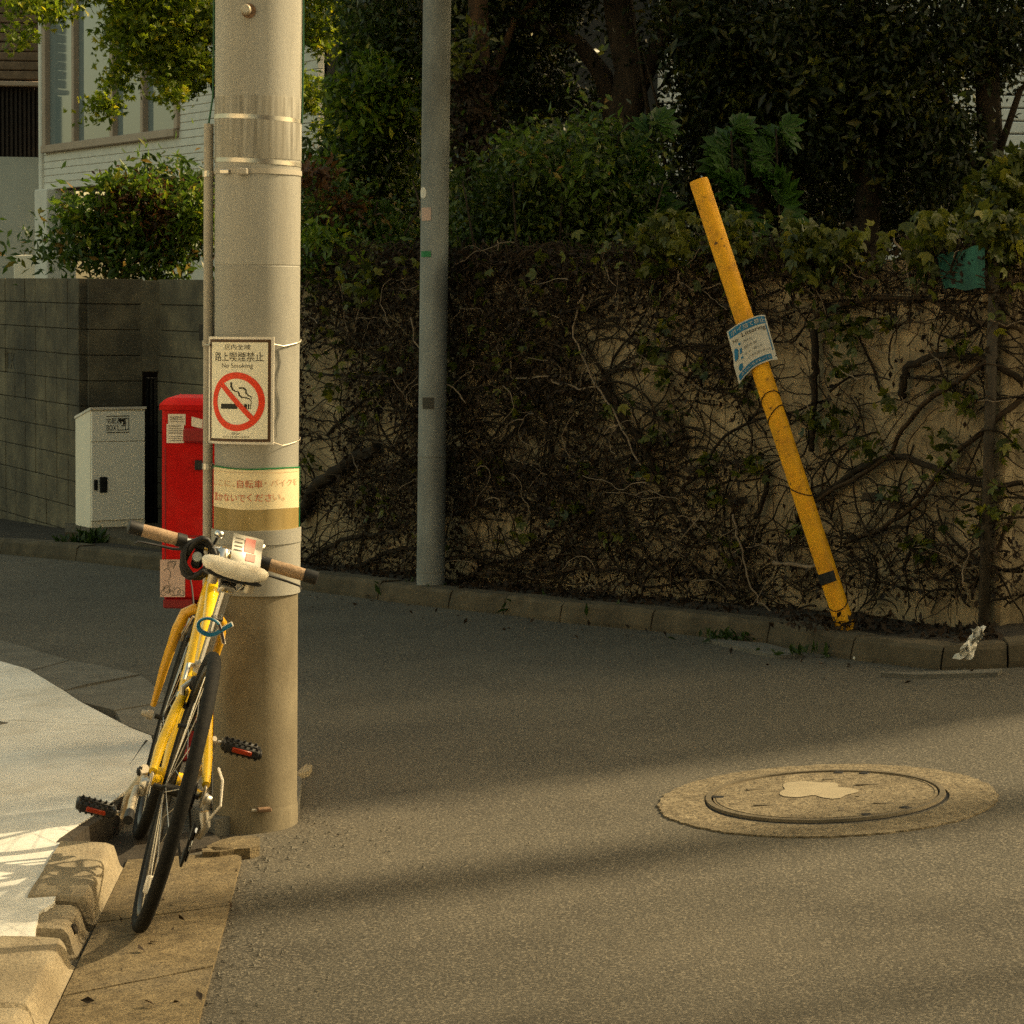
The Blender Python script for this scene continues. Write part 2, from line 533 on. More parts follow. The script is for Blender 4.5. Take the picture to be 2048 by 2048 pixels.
def leaf_mesh(name, C, size, material, parent, droop=0.3, lobes=1, wid=0.42, var=0.35, kind=None, out=None, rng=None):
    """C: (N,3) leaf bases in world space; each leaf a folded blade, or three blades"""
    rng = rng or RNG
    C = np.asarray(C, float)
    N = len(C)
    a = rng.normal(size=(N, 3))
    if out is not None:
        a = a * 0.6 + np.asarray(out)
    a[:, 2] -= droop
    a /= np.linalg.norm(a, axis=1)[:, None] + 1e-9
    nrm = rng.normal(size=(N, 3))
    nrm[:, 2] += 0.9
    b = np.cross(a, nrm)
    b /= np.linalg.norm(b, axis=1)[:, None] + 1e-9
    nn = np.cross(b, a)
    L = size * (1 + var * rng.uniform(-1, 1, N))[:, None]
    VV, FF = [], []
    angs = [0.0] if lobes == 1 else ([-0.75, 0.0, 0.75] if lobes == 3 else [-1.15, -0.55, 0.0, 0.55, 1.15])
    k = 0
    per = 1 + 3 * len(angs)
    V = np.zeros((N, per, 3))
    V[:, 0] = C
    faces = []
    for q, t in enumerate(angs):
        al = a * math.cos(t) + b * math.sin(t)
        bl = -a * math.sin(t) + b * math.cos(t)
        ll = L * (1.0 if t == 0 else 0.82)
        i = 1 + 3 * q
        V[:, i] = C + al * ll * 0.5 + bl * ll * wid * 0.5 + nn * ll * 0.08
        V[:, i + 1] = C + al * ll - nn * ll * 0.05
        V[:, i + 2] = C + al * ll * 0.5 - bl * ll * wid * 0.5 + nn * ll * 0.08
        faces += [(0, i, i + 1), (0, i + 1, i + 2)]
    o0 = org(parent)
    V = V.reshape(-1, 3) - np.array(o0)
    F = (np.array(faces)[None] + (np.arange(N) * per)[:, None, None]).reshape(-1, 3)
    me = bpy.data.meshes.new(name)
    me.vertices.add(len(V))
    me.vertices.foreach_set('co', V.ravel().astype(np.float32))
    me.loops.add(F.size)
    me.loops.foreach_set('vertex_index', F.ravel().astype(np.int32))
    me.polygons.add(len(F))
    me.polygons.foreach_set('loop_start', np.arange(0, F.size, 3, dtype=np.int32))
    me.update(calc_edges=True)
    me.validate()
    me.materials.append(MATS[material])
    o = bpy.data.objects.new(name, me)
    COL.objects.link(o)
    o.parent = parent
    ORG[o.name] = o0
    if kind:
        o['kind'] = kind
    return o

def clumps(ells, rng=None, spread=0.16, per=55):
    """leaf bases gathered in clumps inside ellipsoids (centre, radii, leaves)"""
    rng = rng or RNG
    out = []
    for c, r, n in ells:
        k = max(1, int(n / per))
        d = rng.normal(size=(k, 3))
        d /= np.linalg.norm(d, axis=1)[:, None]
        rad = rng.uniform(0.15, 1.0, k) ** 0.45
        cc = np.array(c) + d * rad[:, None] * np.array(r)
        sp = spread * rng.uniform(0.6, 1.4, k)
        out.append((cc[:, None, :] + rng.normal(size=(k, per, 3)) * sp[:, None, None] * np.array([1, 1, 0.75])).reshape(-1, 3))
    return np.concatenate(out)

def lerp(a, b, t):
    return a + (b - a) * t

# ------------------------------------------------------------------ the setting: road, pavement, kerbs
def Z(v=1.0):
    return Vector((0, 0, v))

mb = MB()
mb.grid(lambda a, b: Vector((-40 + 80 * a, -12 + 90 * b, road_z(-40 + 80 * a))), 8, 8)
o = mb.build('road', 'asphalt')
o['kind'] = 'structure'

# near gutter: slabs between the kerb foot and the asphalt
foot_a, foot_b = gnd(246, 1741, 0.012), gnd(100, 2048, 0.012)
edge_a, edge_b = gnd(487, 1705, 0.012), gnd(395, 2048, 0.012)

def foot(y):
    t = (y - foot_a.y) / (foot_b.y - foot_a.y)
    x = lerp(foot_a.x, foot_b.x, t)
    if y > 6.25:
        x += (y - 6.25) ** 2 * 0.55
    return x

def edge(y):
    return lerp(edge_a.x, edge_b.x, (y - edge_a.y) / (edge_b.y - edge_a.y))

jb_l, jb_r = gnd(248, 1845, 0.012), gnd(459, 1814, 0.012)
jc_l, jc_r = gnd(136, 1994, 0.012), gnd(421, 1936, 0.012)
step = jb_l.y - jc_l.y
joints = [(jc_l.y - 2 * step, jc_r.y - 2 * step), (jc_l.y - step, jc_r.y - step), (jc_l.y, jc_r.y), (jb_l.y, jb_r.y), (6.30, edge_a.y)]
gut = setting('gutter', (foot_b.x, foot_b.y, road_z(foot_b.x)))
for i in range(4):
    (l0, r0), (l1, r1) = joints[i], joints[i + 1]
    g = 0.004
    P = []
    for (yl, yr, s_) in ((l0 + g, r0 + g, 1), (l1 - g, r1 - g, -1)):
        row = [Vector((lerp(foot(yl), edge(yr), k / 5), lerp(yl, yr, k / 5) + random.Random(i * 9 + k).uniform(-.003, .003), 0)) for k in range(6)]
        P += row if s_ == 1 else row[::-1]
    if i == 3:
        P[6] = P[6] + Vector((-0.035, 0.0, 0))
        P.insert(6, P[5].lerp(P[6], 0.9) + Vector((0.03, 0, 0)))
    for p in P:
        p.z = road_z(p.x) + 0.014 + i * 0.0008
    MB().poly(P, 0.08).build('gutter_slab', 'gutter', gut)

# near kerb blocks
kerb = setting('kerb', (foot_a.x, foot_a.y, road_z(foot_a.x)))
PROF = [(0.0, -0.03), (0.0, 0.014), (0.008, 0.020), (0.014, 0.036), (0.020, 0.058), (0.026, 0.071), (0.034, 0.078), (0.046, 0.081), (0.10, 0.082), (0.165, 0.082), (0.165, -0.03)]

def kerb_block(y0, y1, dz=0.0, dx=0.0, r0=0.012, r1=0.012, rnd=0):
    rr = random.Random(rnd)
    rings = []
    N = 18
    L = y1 - y0
    for k in range(N + 1):
        y = y0 + L * k / N
        if k == 1:
            y = y0 + min(0.012, L * 0.05)
        if k == N - 1:
            y = y1 - min(0.012, L * 0.05)
        ins = r0 if k == 0 else (r1 if k == N else 0)
        x = foot(y) - dx
        ring = []
        for (t, z) in PROF:
            tt = max(t, 0.0)
            if 0 < t < 0.16:
                tt += ins * 0.8
            elif t == 0:
                tt += ins * 0.6
            zz = z - (ins * 0.6 if z > 0.05 else 0) + (rr.uniform(-.0022, .0022) if 0.02 < z else 0)
            xx = x - tt
            ring.append(Vector((xx, y, road_z(x) + zz + dz)))
        rings.append(ring)
    return MB().loft(rings).build('kerb_block', 'concrete', kerb, smooth=True, angle=24)

kerb_block(3.45, 4.12, rnd=1)
kerb_block(4.13, 4.74, rnd=2)
kerb_block(4.75, gnd(137, 1934, .012).y, 0.0, 0.004, r1=0.045, rnd=3)
bB0, bB1 = gnd(144, 1911, .012).y, gnd(178, 1857, .012).y
kerb_block(bB0, bB1, -0.010, 0.012, r0=0.035, r1=0.02, rnd=4)
kerb_block(bB1 + 0.022, 6.22, 0.0, 0.0, r0=0.02, rnd=5)
gp_ = []
for y in (6.23, 6.33, 6.45, 6.62):
    gp_.append(Vector((foot(y) - 0.19, y, 0)))
gp_ += [Vector((foot(6.62) + 0.12, 6.62, 0)), Vector((edge(6.4) - 0.06, 6.46, 0)), Vector((foot(6.30) + 0.03, 6.31, 0)), Vector((foot(6.23) + 0.004, 6.23, 0))]
for p in gp_:
    p.z = road_z(p.x) + 0.010
MB().poly(gp_, 0.05).build('earth_gap', 'soil', kerb)
rg_ = []
for y in (6.235, 6.32, 6.42, 6.52, 6.60):
    x = foot(y) - 0.150
    rg_.append([Vector((x - 0.03, y, road_z(x) - 0.02)), Vector((x + 0.012, y, road_z(x) - 0.02)), Vector((x + 0.004, y, road_z(x) + 0.078)), Vector((x - 0.03, y, road_z(x) + 0.083))])
q_ = gnd(322, 1532, 0.0)
rg_.append([Vector((q_.x - 0.05, q_.y, q_.z - 0.02)), Vector((q_.x + 0.012, q_.y, q_.z - 0.02)), Vector((q_.x + 0.004, q_.y, q_.z + 0.082)), Vector((q_.x - 0.05, q_.y, q_.z + 0.084))])
MB().loft(rg_).build('recess_shade_face', 'soil', kerb)  # dark face stands in for the shade inside the kerb gap
hole = gnd(149, 1850, 0.055)
MB().lathe([(0.0001, 0.003), (0.010, 0.003), (0.013, 0.001), (0.013, -0.01)], Vector((foot(hole.y) - 0.028, hole.y - 0.02, road_z(hole.x) + 0.052)), 10, (0.9, -0.1, 0.35)).build('weep_hole', 'soil', kerb)

# pavement: two panels with a joint, and the worn corner slabs
DZ = 0.0865
pav = setting('pavement', gnd(120, 1600, DZ))
ja, jb = gnd(-260, 1424, DZ), gnd(258, 1454, DZ)
far_edge = [gnd(x, y, DZ) for x, y in ((302, 1471), (242, 1446), (160, 1403), (127, 1381), (56, 1338), (0, 1322), (-160, 1286), (-260, 1262))]
cut = gnd(258, 1454, DZ)
P = [cut + Vector((0, 0.003, 0))] + [q for q in far_edge[1:]] + [ja + Vector((0, 0.003, 0))]
MB().poly(P, 0.10).build('paving_panel', 'pavement', pav)
near = [ja - Vector((0, 0.003, 0)), cut - Vector((0, 0.003, 0)), gnd(302, 1471, DZ), gnd(318, 1530, DZ)]
for y in [6.60, 6.4, 6.235] + [6.215 - 0.08 * k for k in range(35)]:
    x = foot(y) - (0.105 if y < 6.22 else 0.175)
    x += 0.010 * math.sin(y * 17) + 0.006 * math.sin(y * 41)
    near.append(Vector((x, y, road_z(x) + DZ)))
near += [Vector((-3.2, 3.4, road_z(-3.2) + DZ))]
MB().poly(near, 0.10).build('paving_panel', 'pavement', pav)
MB().poly([p - Z(0.02) for p in (ja + Vector((0, .05, 0)), cut + Vector((0, .05, 0)), cut - Vector((0, .05, 0)), ja - Vector((0, .05, 0)))], 0.03).build('joint_filler', 'soil', pav)
# square survey plate let into the pavement at the frame's edge
c = gnd(-16, 1448, DZ)
mb = MB()
for k in range(4):
    a0, a1 = k * math.pi / 2, (k + 1) * math.pi / 2
    q = [c + Vector((math.cos(a) * r * 0.055, math.sin(a) * r * 0.055, 0.003)) for a, r in ((a0, 1), (a1, 1), (a1, 0.72), (a0, 0.72))]
    for p in q:
        p.z = road_z(p.x) + DZ + 0.003
    mb.poly(q, 0.01)
mb.build('inlaid_frame', 'ink_grey', pav)
slabs = setting('corner_paving', gnd(200, 1380))
SL = [[(-140, 1243), (45, 1292), (138, 1320), (60, 1341), (0, 1324), (-160, 1289)],
      [(140, 1321), (196, 1330), (278, 1348), (167, 1369), (127, 1381), (63, 1342)],
      [(283, 1351), (315, 1377), (345, 1400), (229, 1420), (160, 1403), (130, 1382), (170, 1371)],
      [(347, 1403), (420, 1450), (440, 1480), (304, 1470), (243, 1446), (231, 1422)],
      [(423, 1453), (520, 1510), (604, 1556), (598, 1600), (430, 1640), (360, 1600), (325, 1540), (306, 1473), (442, 1483)]]
for i, s_ in enumerate(SL):
    P = []
    for k, (x, y) in enumerate(s_):
        P.append(gnd(x, y, 0.028 if k < 3 else 0.05))
    MB().poly(P, 0.09).build('slab', 'slab', slabs)
# loose broken concrete
MB().poly([gnd(x, y, 0.018) for x, y in ((588, 1552), (600, 1538), (612, 1528), (624, 1530), (618, 1541), (604, 1546))], 0.03).build('stone', 'concrete', slabs)
for pts in (((412, 1692), (440, 1680), (470, 1672), (508, 1671), (520, 1676), (519, 1690), (500, 1696), (470, 1698), (430, 1701)),
            ((404, 1698), (425, 1693), (463, 1694), (468, 1699), (440, 1703), (405, 1704))):
    mb = MB()
    P = [gnd(x, y, 0.03) for x, y in pts]
    mb.poly(P, 0.035)
    mb.build('concrete_chip', 'gutter', gut)

# ------------------------------------------------------------------ far kerb, planting strip
KPX = [(-260, 1078), (-130, 1094), (0, 1108), (150, 1122), (318, 1142), (460, 1160), (597, 1179), (754, 1200), (895, 1218), (1005, 1229), (1118, 1245),
       (1300, 1262), (1532, 1288), (1699, 1320), (1880, 1341), (2016, 1336), (2260, 1322)]
KP = [gnd(x, y) for x, y in KPX]
NK = []
for i in range(len(KP)):
    d = KP[min(i + 1, len(KP) - 1)] - KP[max(i - 1, 0)]
    n_ = Vector((-d.y, d.x, 0)).normalized()
    NK.append(n_ if n_.y > 0 else -n_)
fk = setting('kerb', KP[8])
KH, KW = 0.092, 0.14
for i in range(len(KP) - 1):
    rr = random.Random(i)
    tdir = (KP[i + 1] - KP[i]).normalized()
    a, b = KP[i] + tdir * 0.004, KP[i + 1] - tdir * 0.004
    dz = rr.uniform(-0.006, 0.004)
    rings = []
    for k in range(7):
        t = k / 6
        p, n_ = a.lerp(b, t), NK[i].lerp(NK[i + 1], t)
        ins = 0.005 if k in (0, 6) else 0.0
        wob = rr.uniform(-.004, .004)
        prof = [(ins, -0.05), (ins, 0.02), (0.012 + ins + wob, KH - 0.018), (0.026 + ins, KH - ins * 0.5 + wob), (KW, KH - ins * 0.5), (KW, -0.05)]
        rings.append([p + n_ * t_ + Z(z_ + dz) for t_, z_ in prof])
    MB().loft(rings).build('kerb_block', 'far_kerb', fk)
for pts in (((1408, 1276), (1532, 1286), (1606, 1306), (1560, 1311), (1530, 1306)), ((1762, 1345), (1880, 1342), (2004, 1337), (1996, 1345), (1830, 1349))):
    MB().poly([gnd(x, y, 0.016) for x, y in pts], 0.03).build('concrete_sliver', 'slab', fk)
OFF = [1.2, 1.0, 0.8, 0.7, 0.6, 0.45, 0.36, 0.34, 0.34, 0.36, 0.38, 0.42, 0.48, 0.50, 0.50, 0.46, 0.46]
strip_r = [[KP[i] + NK[i] * (KW - 0.004) + Z(KH - 0.012) for i in range(len(KP))], [KP[i] + NK[i] * (OFF[i] + 0.4) + Z(KH + 0.02) for i in range(len(KP))]]
o = MB().loft(strip_r, closed=False).build('planting_strip', 'soil')
o['kind'] = 'structure'

# ------------------------------------------------------------------ retaining wall
W0 = 6
WP = [KP[i] + NK[i] * OFF[i] for i in range(W0, len(KP))]
WP[0] = WP[0] + (WP[0] - WP[1]) * 0.9
WTOP = 1.66

def wall_hit(px, py, off=0.0):
    d = ray(px, py)
    best = None
    for i in range(len(WP) - 1):
        a, b = WP[i], WP[i + 1]
        e = b - a
        n_ = Vector((e.y, -e.x, 0)).normalized()
        if n_.y > 0:
            n_ = -n_
        den = d.dot(n_)
        if abs(den) < 1e-9:
            continue
        t = (a + n_ * off - CAM).dot(n_) / den
        p = CAM + d * t
        s_ = (p - a).dot(e) / e.length_squared
        if -0.02 <= s_ <= 1.02 and t > 0:
            return p
    return None

rw = thing('retaining_wall', 'cream plaster garden wall covered with bare creeper behind the kerb', 'wall', WP[3])
for i in range(len(WP) - 1):
    a, b = WP[i].copy(), WP[i + 1].copy()
    e = (b - a).normalized()
    n_ = Vector((-e.y, e.x, 0))
    if n_.y < 0:
        n_ = -n_
    a2, b2 = a + e * 0.002, b - e * 0.002
    top = [Vector((p.x, p.y, WTOP)) for p in (a2, b2, b2 + n_ * 0.16, a2 + n_ * 0.16)]
    MB().poly(top, WTOP + 0.2).build('plaster_panel', 'plaster', rw)
for px0, px1 in ((1600, 1720), (1720, 1850), (1850, 1975)):
    a, b = wall_hit(px0, 590, 0.0), wall_hit(px1, 590, 0.0)
    e = b - a
    R = Matrix.Rotation(math.atan2(e.y, e.x), 3, 'Z')
    MB().box((a + b) / 2 + Vector((0, -0.004, -0.012)) + Z(0.004), (e.length + 0.01, 0.05, 0.022), R, 0.004).build('ledge', 'plaster', rw)
a = wall_hit(1972, 545, 0.03)
MB().box(Vector((a.x, a.y, 1.585)), (0.035, 0.05, 0.17), None, 0.004).build('pier', 'plaster', rw)
for px, py in ((1750, 993), (1395, 940), (1480, 1000), (1800, 1010)):
    p = wall_hit(px, py, 0.004)
    MB().box(p, (0.10, 0.03, 0.028), Matrix.Rotation(-0.35, 3, 'Z')).build('weep_slot', 'pipe_dark', rw)
pt, pb = wall_hit(1990, 505, 0.045), wall_hit(1968, 1235, 0.045)
pb.x, pb.y = (pt.x + pb.x) / 2, (pt.y + pb.y) / 2
o = tag(MB().tube([Vector((pb.x, pb.y, road_z(pb.x) + 0.09)), Vector((pb.x, pb.y, 1.62)), Vector((pb.x + 0.02, pb.y + 0.08, 1.67))], 0.021, 10).build('drainpipe', 'pipe_dark', None, True),
        'dark brown drainpipe running down the creeper-covered plaster wall', 'pipe')
q = [wall_hit(x, y, 0.05) for x, y in ((1874, 512), (1968, 488), (1972, 578), (1888, 578))]
mb = MB()
def sheet(u, v):
    p = (q[0].lerp(q[1], u)).lerp(q[3].lerp(q[2], u), v)
    return p + Vector((0, 0.012 * math.sin(u * 5 + v * 3), 0.006 * math.sin(u * 9)))
mb.grid(sheet, 8, 6)
mb.grid(lambda u, v: sheet(1 - u, v) + Vector((0, 0.004, 0)), 8, 6)
tag(mb.build('tarp_sheet', 'teal', None, True), 'torn teal sheet hanging below the creeper on the plaster wall', 'tarp')

# raised garden behind the wall, lot behind the block wall
gpts = [p + Vector((0, 0.1, 0)) for p in WP] + [Vector((30, 9, 0)), Vector((30, 60, 0)), Vector((-1.9, 60, 0)), Vector((-1.9, 14.6, 0))]
for p in gpts:
    p.z = 1.30
o = MB().poly(gpts, 0.1).build('garden_soil', 'soil')
o['kind'] = 'structure'
o = MB().poly([Vector((-30, 18.2, 0.35)), Vector((-3.9, 18.2, 0.35)), Vector((-2.75, 16.3, 0.35)), Vector((-1.91, 16.3, 0.35)), Vector((-1.91, 60, 0.35)), Vector((-30, 60, 0.35))], 0.1).build('yard_ground', 'soil')
o['kind'] = 'structure'

# ------------------------------------------------------------------ block wall on the left
bw = thing('block_wall', 'weathered grey concrete block wall behind the parcel box and post box', 'wall', at(173, 1065, 15.0))
BL = {}
def block_mesh(L, h, kindm='block'):
    key = (round(L, 3), round(h, 3), kindm)
    if key not in BL:
        m = MB().box((0, 0, 0), (L, 0.10, h), None, 0.003)
        me = bpy.data.meshes.new('block')
        me.from_pydata([tuple(p) for p in m.v], [], m.f)
        me.materials.append(MATS[kindm])
        BL[key] = me
    return BL[key]

def block_run(a, b, ztop, course, nblocks, skip=(), cut=None):
    e = Vector((b.x - a.x, b.y - a.y, 0))
    L = e.length / nblocks
    ang = math.atan2(e.y, e.x)
    nrm = Vector((-e.y, e.x, 0)).normalized()
    if nrm.y < 0:
        nrm = -nrm
    z = ztop
    row = 0
    while z > -0.35:
        for k in range(nblocks):
            if (row, k) in skip:
                continue
            rr = random.Random(row * 31 + k)
            p = Vector((a.x, a.y, 0)) + e * ((k + 0.5) / nblocks) - nrm * rr.uniform(0, .006)
            p.z = z - course / 2
            inst('block', block_mesh(L - 0.007, course - 0.006), bw, Matrix.Translation(p) @ Matrix.Rotation(ang, 4, 'Z'))
        z -= course
        row += 1
    c = (a + b) / 2 + nrm * 0.007
    MB().box(Vector((c.x, c.y, (ztop - 0.35) / 2)), (e.length - 0.03, 0.090, ztop + 0.34), Matrix.Rotation(ang, 3, 'Z')).build('mortar_core', 'mortar', bw)

WL = at(5, 551, 17.6)
WC = at(173, 556, 15.9)
WG = at(284, 556, 16.0)
WTOPL = WC.z
block_run(WL, WC, WTOPL, 0.168, 8, skip=((3, 1), (3, 2)))
block_run(WC + Vector((0.002, 0.0, 0)), WG, WTOPL, 0.168, 1)
WR0, WR1 = at(330, 556, 16.0), at(640, 556, 14.2)
block_run(WR0, WR1, WTOPL, 0.168, 3)
# lintel of the gateway
c = (WG + WR0) / 2
MB().box(Vector((c.x, c.y, WTOPL - 0.31)), (WR0.x - WG.x + 0.01, 0.11, 0.60), None, 0.006).build('lintel', 'block', bw)
# vent block with pierced pattern
e = (WC - WL)
for k in (1, 2):
    p = WL + e * ((k + .5) / 8)
    R = Matrix.Rotation(math.atan2(e.y, e.x), 3, 'Z')
    zc = WTOPL - 0.168 * 3.5
    L = Vector((e.x, e.y, 0)).length / 8
    if k == 2:
        inst('block', block_mesh(L - 0.01, 0.159), bw, Matrix.Translation(Vector((p.x, p.y, zc))) @ R.to_4x4())
        continue
    mb = MB()
    for ex in (-1, 1):
        mb.box(Vector((p.x, p.y, zc)) + R @ Vector((ex * L * 0.45, 0, 0)), (L * 0.09, 0.09, 0.155), R)
        mb.box(Vector((p.x, p.y, zc)) + Z(ex * 0.068), (L * 0.8, 0.088, 0.022), R)
    for ang in (0.9, -0.9):
        mb.box(Vector((p.x, p.y, zc)), (0.17, 0.084, 0.022), R @ Matrix.Rotation(ang, 3, 'Y'))
    mb.build('vent_block', 'block', bw)
# dark gateway behind the gap
gx0, gx1 = WG.x, WR0.x
gate = thing('garden_gate', 'dark metal gate in the gap between parcel box and post box', 'gate', Vector((gx0, WG.y + 0.1, -0.1)))
n = 5
for k in range(n):
    x = lerp(gx0 + 0.02, gx1 - 0.02, k / (n - 1))
    MB().box(Vector((x, WG.y + 0.1, 0.42)), (0.022, 0.02, 1.0), None, 0.003).build('bar', 'black', gate)
for z in (0.0, 0.45, 0.9):
    MB().box(Vector(((gx0 + gx1) / 2, WG.y + 0.115, z)), (gx1 - gx0 - 0.02, 0.014, 0.03)).build('rail', 'black', gate)
MB().box(Vector(((gx0 + gx1) / 2, WG.y + 0.4, 0.45)), (gx1 - gx0 + 0.4, 0.02, 1.1)).build('panel', 'louver', gate)
# concrete step in front of the wall
st = [gnd(150, 1085, 0.0), gnd(330, 1112, 0.0), gnd(470, 1100, 0.0), gnd(470, 1060, 0.0), gnd(140, 1050, 0.0)]
ztop = 0.0
st = [lev(130, 1064, -0.015), lev(189, 1066, -0.015), lev(323, 1096, -0.015), lev(480, 1096, -0.015), lev(480, 1046, -0.015), lev(130, 1046, -0.015)]
for p in st:
    p.z = -0.015
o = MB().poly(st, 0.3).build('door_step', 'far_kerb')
o['kind'] = 'structure'

# ------------------------------------------------------------------ houses
def face_hit(px, py, a, b):
    e = b - a
    n_ = Vector((e.y, -e.x, 0))
    d = ray(px, py)
    t = (a - CAM).dot(n_) / d.dot(n_)
    return CAM + d * t

HA, HB = at(88, 300, 23.6), at(640, 300, 18.4)
HE = Vector((HB.x - HA.x, HB.y - HA.y, 0))
HL = HE.length
HU = HE / HL
HN = Vector((-HU.y, HU.x, 0))
if HN.y > 0:
    HN = -HN
HANG = math.atan2(HU.y, HU.x)
HR = Matrix.Rotation(HANG, 3, 'Z')
def hs(px):
    p = face_hit(px, 300, HA, HB)
    return (p - HA).dot(HU)
def hp(s_, z, off=0.0):
    p = HA + HU * s_ + HN * off
    return Vector((p.x, p.y, z))
house = thing('white_house', 'white tile-sided house with bronze-framed corner windows behind the maple', 'house', hp(0, 0.3))
zw0 = face_hit(105, 289, HA, HB).z
zb = 2.45
sw0, sw1 = hs(98), hs(362)
MB().box(hp(HL / 2, 2.45 + 1.6, -1.56), (HL - 0.02, 3.0, 3.2), HR).build('body', 'room_dark', house)
MB().box(hp(HL / 2 + 0.35, 1.3, -1.9), (HL - 0.7, 2.4, 2.3), HR).build('ground_floor', 'siding_white', house)
ch = 0.066
MB().box(hp(HL / 2, zb + 0.20, -0.012), (HL - 0.01, 0.05, 0.40), HR).build('sheathing', 'siding_white', house)
MB().box(hp((sw1 + HL) / 2, 3.7, -0.012), (HL - sw1 - 0.02, 0.05, 2.0), HR).build('sheathing', 'siding_white', house)
z = zb
while z < 4.6:
    top = z + ch - 0.008
    spans = [(0.0, HL)] if z < zw0 - 0.10 else [(0.0, sw0), (sw1, HL)]
    for s0, s1 in spans:
        w = s1 - s0
        MB().box(hp((s0 + s1) / 2, z + ch / 2 - 0.004, 0.0), (w, 0.05, ch - 0.005), HR, 0.004).build('siding_board', 'siding_white', house)
    z += ch
MB().box(hp(0.03, 3.4, 0.012), (0.07, 0.09, 2.4), HR, 0.01).build('corner_trim', 'siding_white', house)
MB().box(hp(0.17, 1.45, -0.05), (0.34, 0.3, 2.0), HR, 0.01).build('porch_post', 'siding_white', house)
win = MB().box(hp((sw0 + sw1) / 2, zw0 - 0.045, 0.03), (sw1 - sw0 + 0.04, 0.10, 0.07), HR, 0.006).build('window', 'frame_bronze', house)
mul = [hs(x) for x in (98, 156, 233, 294, 362)]
for k, s_ in enumerate(mul):
    MB().box(hp(s_, zw0 + 0.85, 0.02), (0.075 if k in (0, 2, 4) else 0.06, 0.07, 1.73), HR, 0.006).build('mullion', 'frame_bronze', win)
for k in range(4):
    s0, s1 = mul[k] + 0.03, mul[k + 1] - 0.03
    MB().box(hp((s0 + s1) / 2, zw0 + 0.85, -0.004), (s1 - s0, 0.012, 1.70), HR).build('pane', 'window_glass', win)
    if k != 2:
        mb = MB()
        n = 14
        mb.loft([[hp(lerp(s0, s1, j / n), zz, -0.05 + 0.015 * math.sin(j * 1.9)) for j in range(n + 1)] for zz in (zw0, zw0 + 1.7)], closed=False)
        mb.build('curtain', 'curtain', win, True)

bh = thing('brown_house', 'brown board-sided house with dark louvred band and pale plaster base', 'house', at(40, 560, 25.6))
def fz(py):
    return at(40, py, 25.0).z
xl, xr = at(-260, 300, 25.0).x, at(86, 300, 25.0).x
cx, wd = (xl + xr) / 2, xr - xl
zz = fz(160)
while zz < fz(0) + 1.2:
    MB().box((cx, 25.0, zz + 0.047), (wd, 0.05, 0.086), None, 0.01).build('siding_board', 'siding_brown', bh)
    zz += 0.095
MB().box((cx, 25.0, fz(168)), (wd, 0.12, 0.05), None, 0.008).build('ledge', 'frame_bronze', bh)
MB().box((cx, 25.30, 2.9), (wd, 0.4, 5.2)).build('body', 'louver', bh)
zl0, zl1 = fz(313), fz(175)
k = 0
x = xl
while x < xr:
    MB().box((x, 25.08, (zl0 + zl1) / 2), (0.022, 0.05, zl1 - zl0)).build('louvre_slat', 'louver', bh)
    x += 0.045
MB().box((cx, 25.0, (zl0 - 0.2) / 2), (wd, 0.2, zl0 + 0.18)).build('plaster_wall', 'plaster_pale', bh)
# white board leaning on the plaster wall base
tag(MB().box(at(52, 540, 24.2), (0.24, 0.03, 0.30), Matrix.Rotation(0.08, 3, 'X'), 0.01).build('storage_bin', 'parcel_side'), 'small white bin above the block wall by the plaster base', 'bin')

ch_ = thing('cream_house', 'cream-walled house glimpsed between the concrete pole and the trees', 'house', at(660, 560, 21.0) + Vector((0, 0, -0.2)))
a = at(590, 300, 21.0)
b = at(860, 300, 21.0)
MB().box(((a.x + b.x) / 2, 21.6, 2.7), (b.x - a.x, 1.2, 4.8)).build('wall', 'cream_wall', ch_)
MB().box(((a.x + b.x) / 2, 20.98, 2.72), (b.x - a.x + 0.1, 0.10, 0.06), None, 0.01).build('belt_course', 'siding_white', ch_)
MB().box(((a.x + b.x) / 2, 21.5, 5.15), (b.x - a.x + 0.5, 1.9, 0.12), None, 0.02).build('roof', 'roof', ch_)
MB().box((a.x + 0.42, 20.97, 4.1), (0.6, 0.06, 0.9), None, 0.01).build('window', 'window_glass', ch_)

gh = thing('grey_house', 'pale grey sided house glimpsed through the trees above the wall', 'house', Vector((2.2, 20.0, 1.3)))
MB().box((2.4, 21.9, 4.0), (5.6, 3.6, 5.4)).build('body', 'room_dark', gh)
zz = 1.35
while zz < 6.6:
    MB().box((2.4, 20.06, zz), (5.6, 0.05, 0.094), None, 0.008).build('siding_board', 'back_siding', gh)
    zz += 0.105
MB().box((2.4, 21.9, 6.8), (6.3, 4.4, 0.2), None, 0.03).build('roof', 'roof', gh)
for x in (0.9, 3.6):
    w = MB().box((x, 20.0, 4.9), (1.1, 0.08, 1.2), None, 0.01).build('window', 'frame_bronze', gh)
    MB().box((x, 19.955, 4.9), (0.96, 0.02, 1.06)).build('pane', 'window_glass', w)

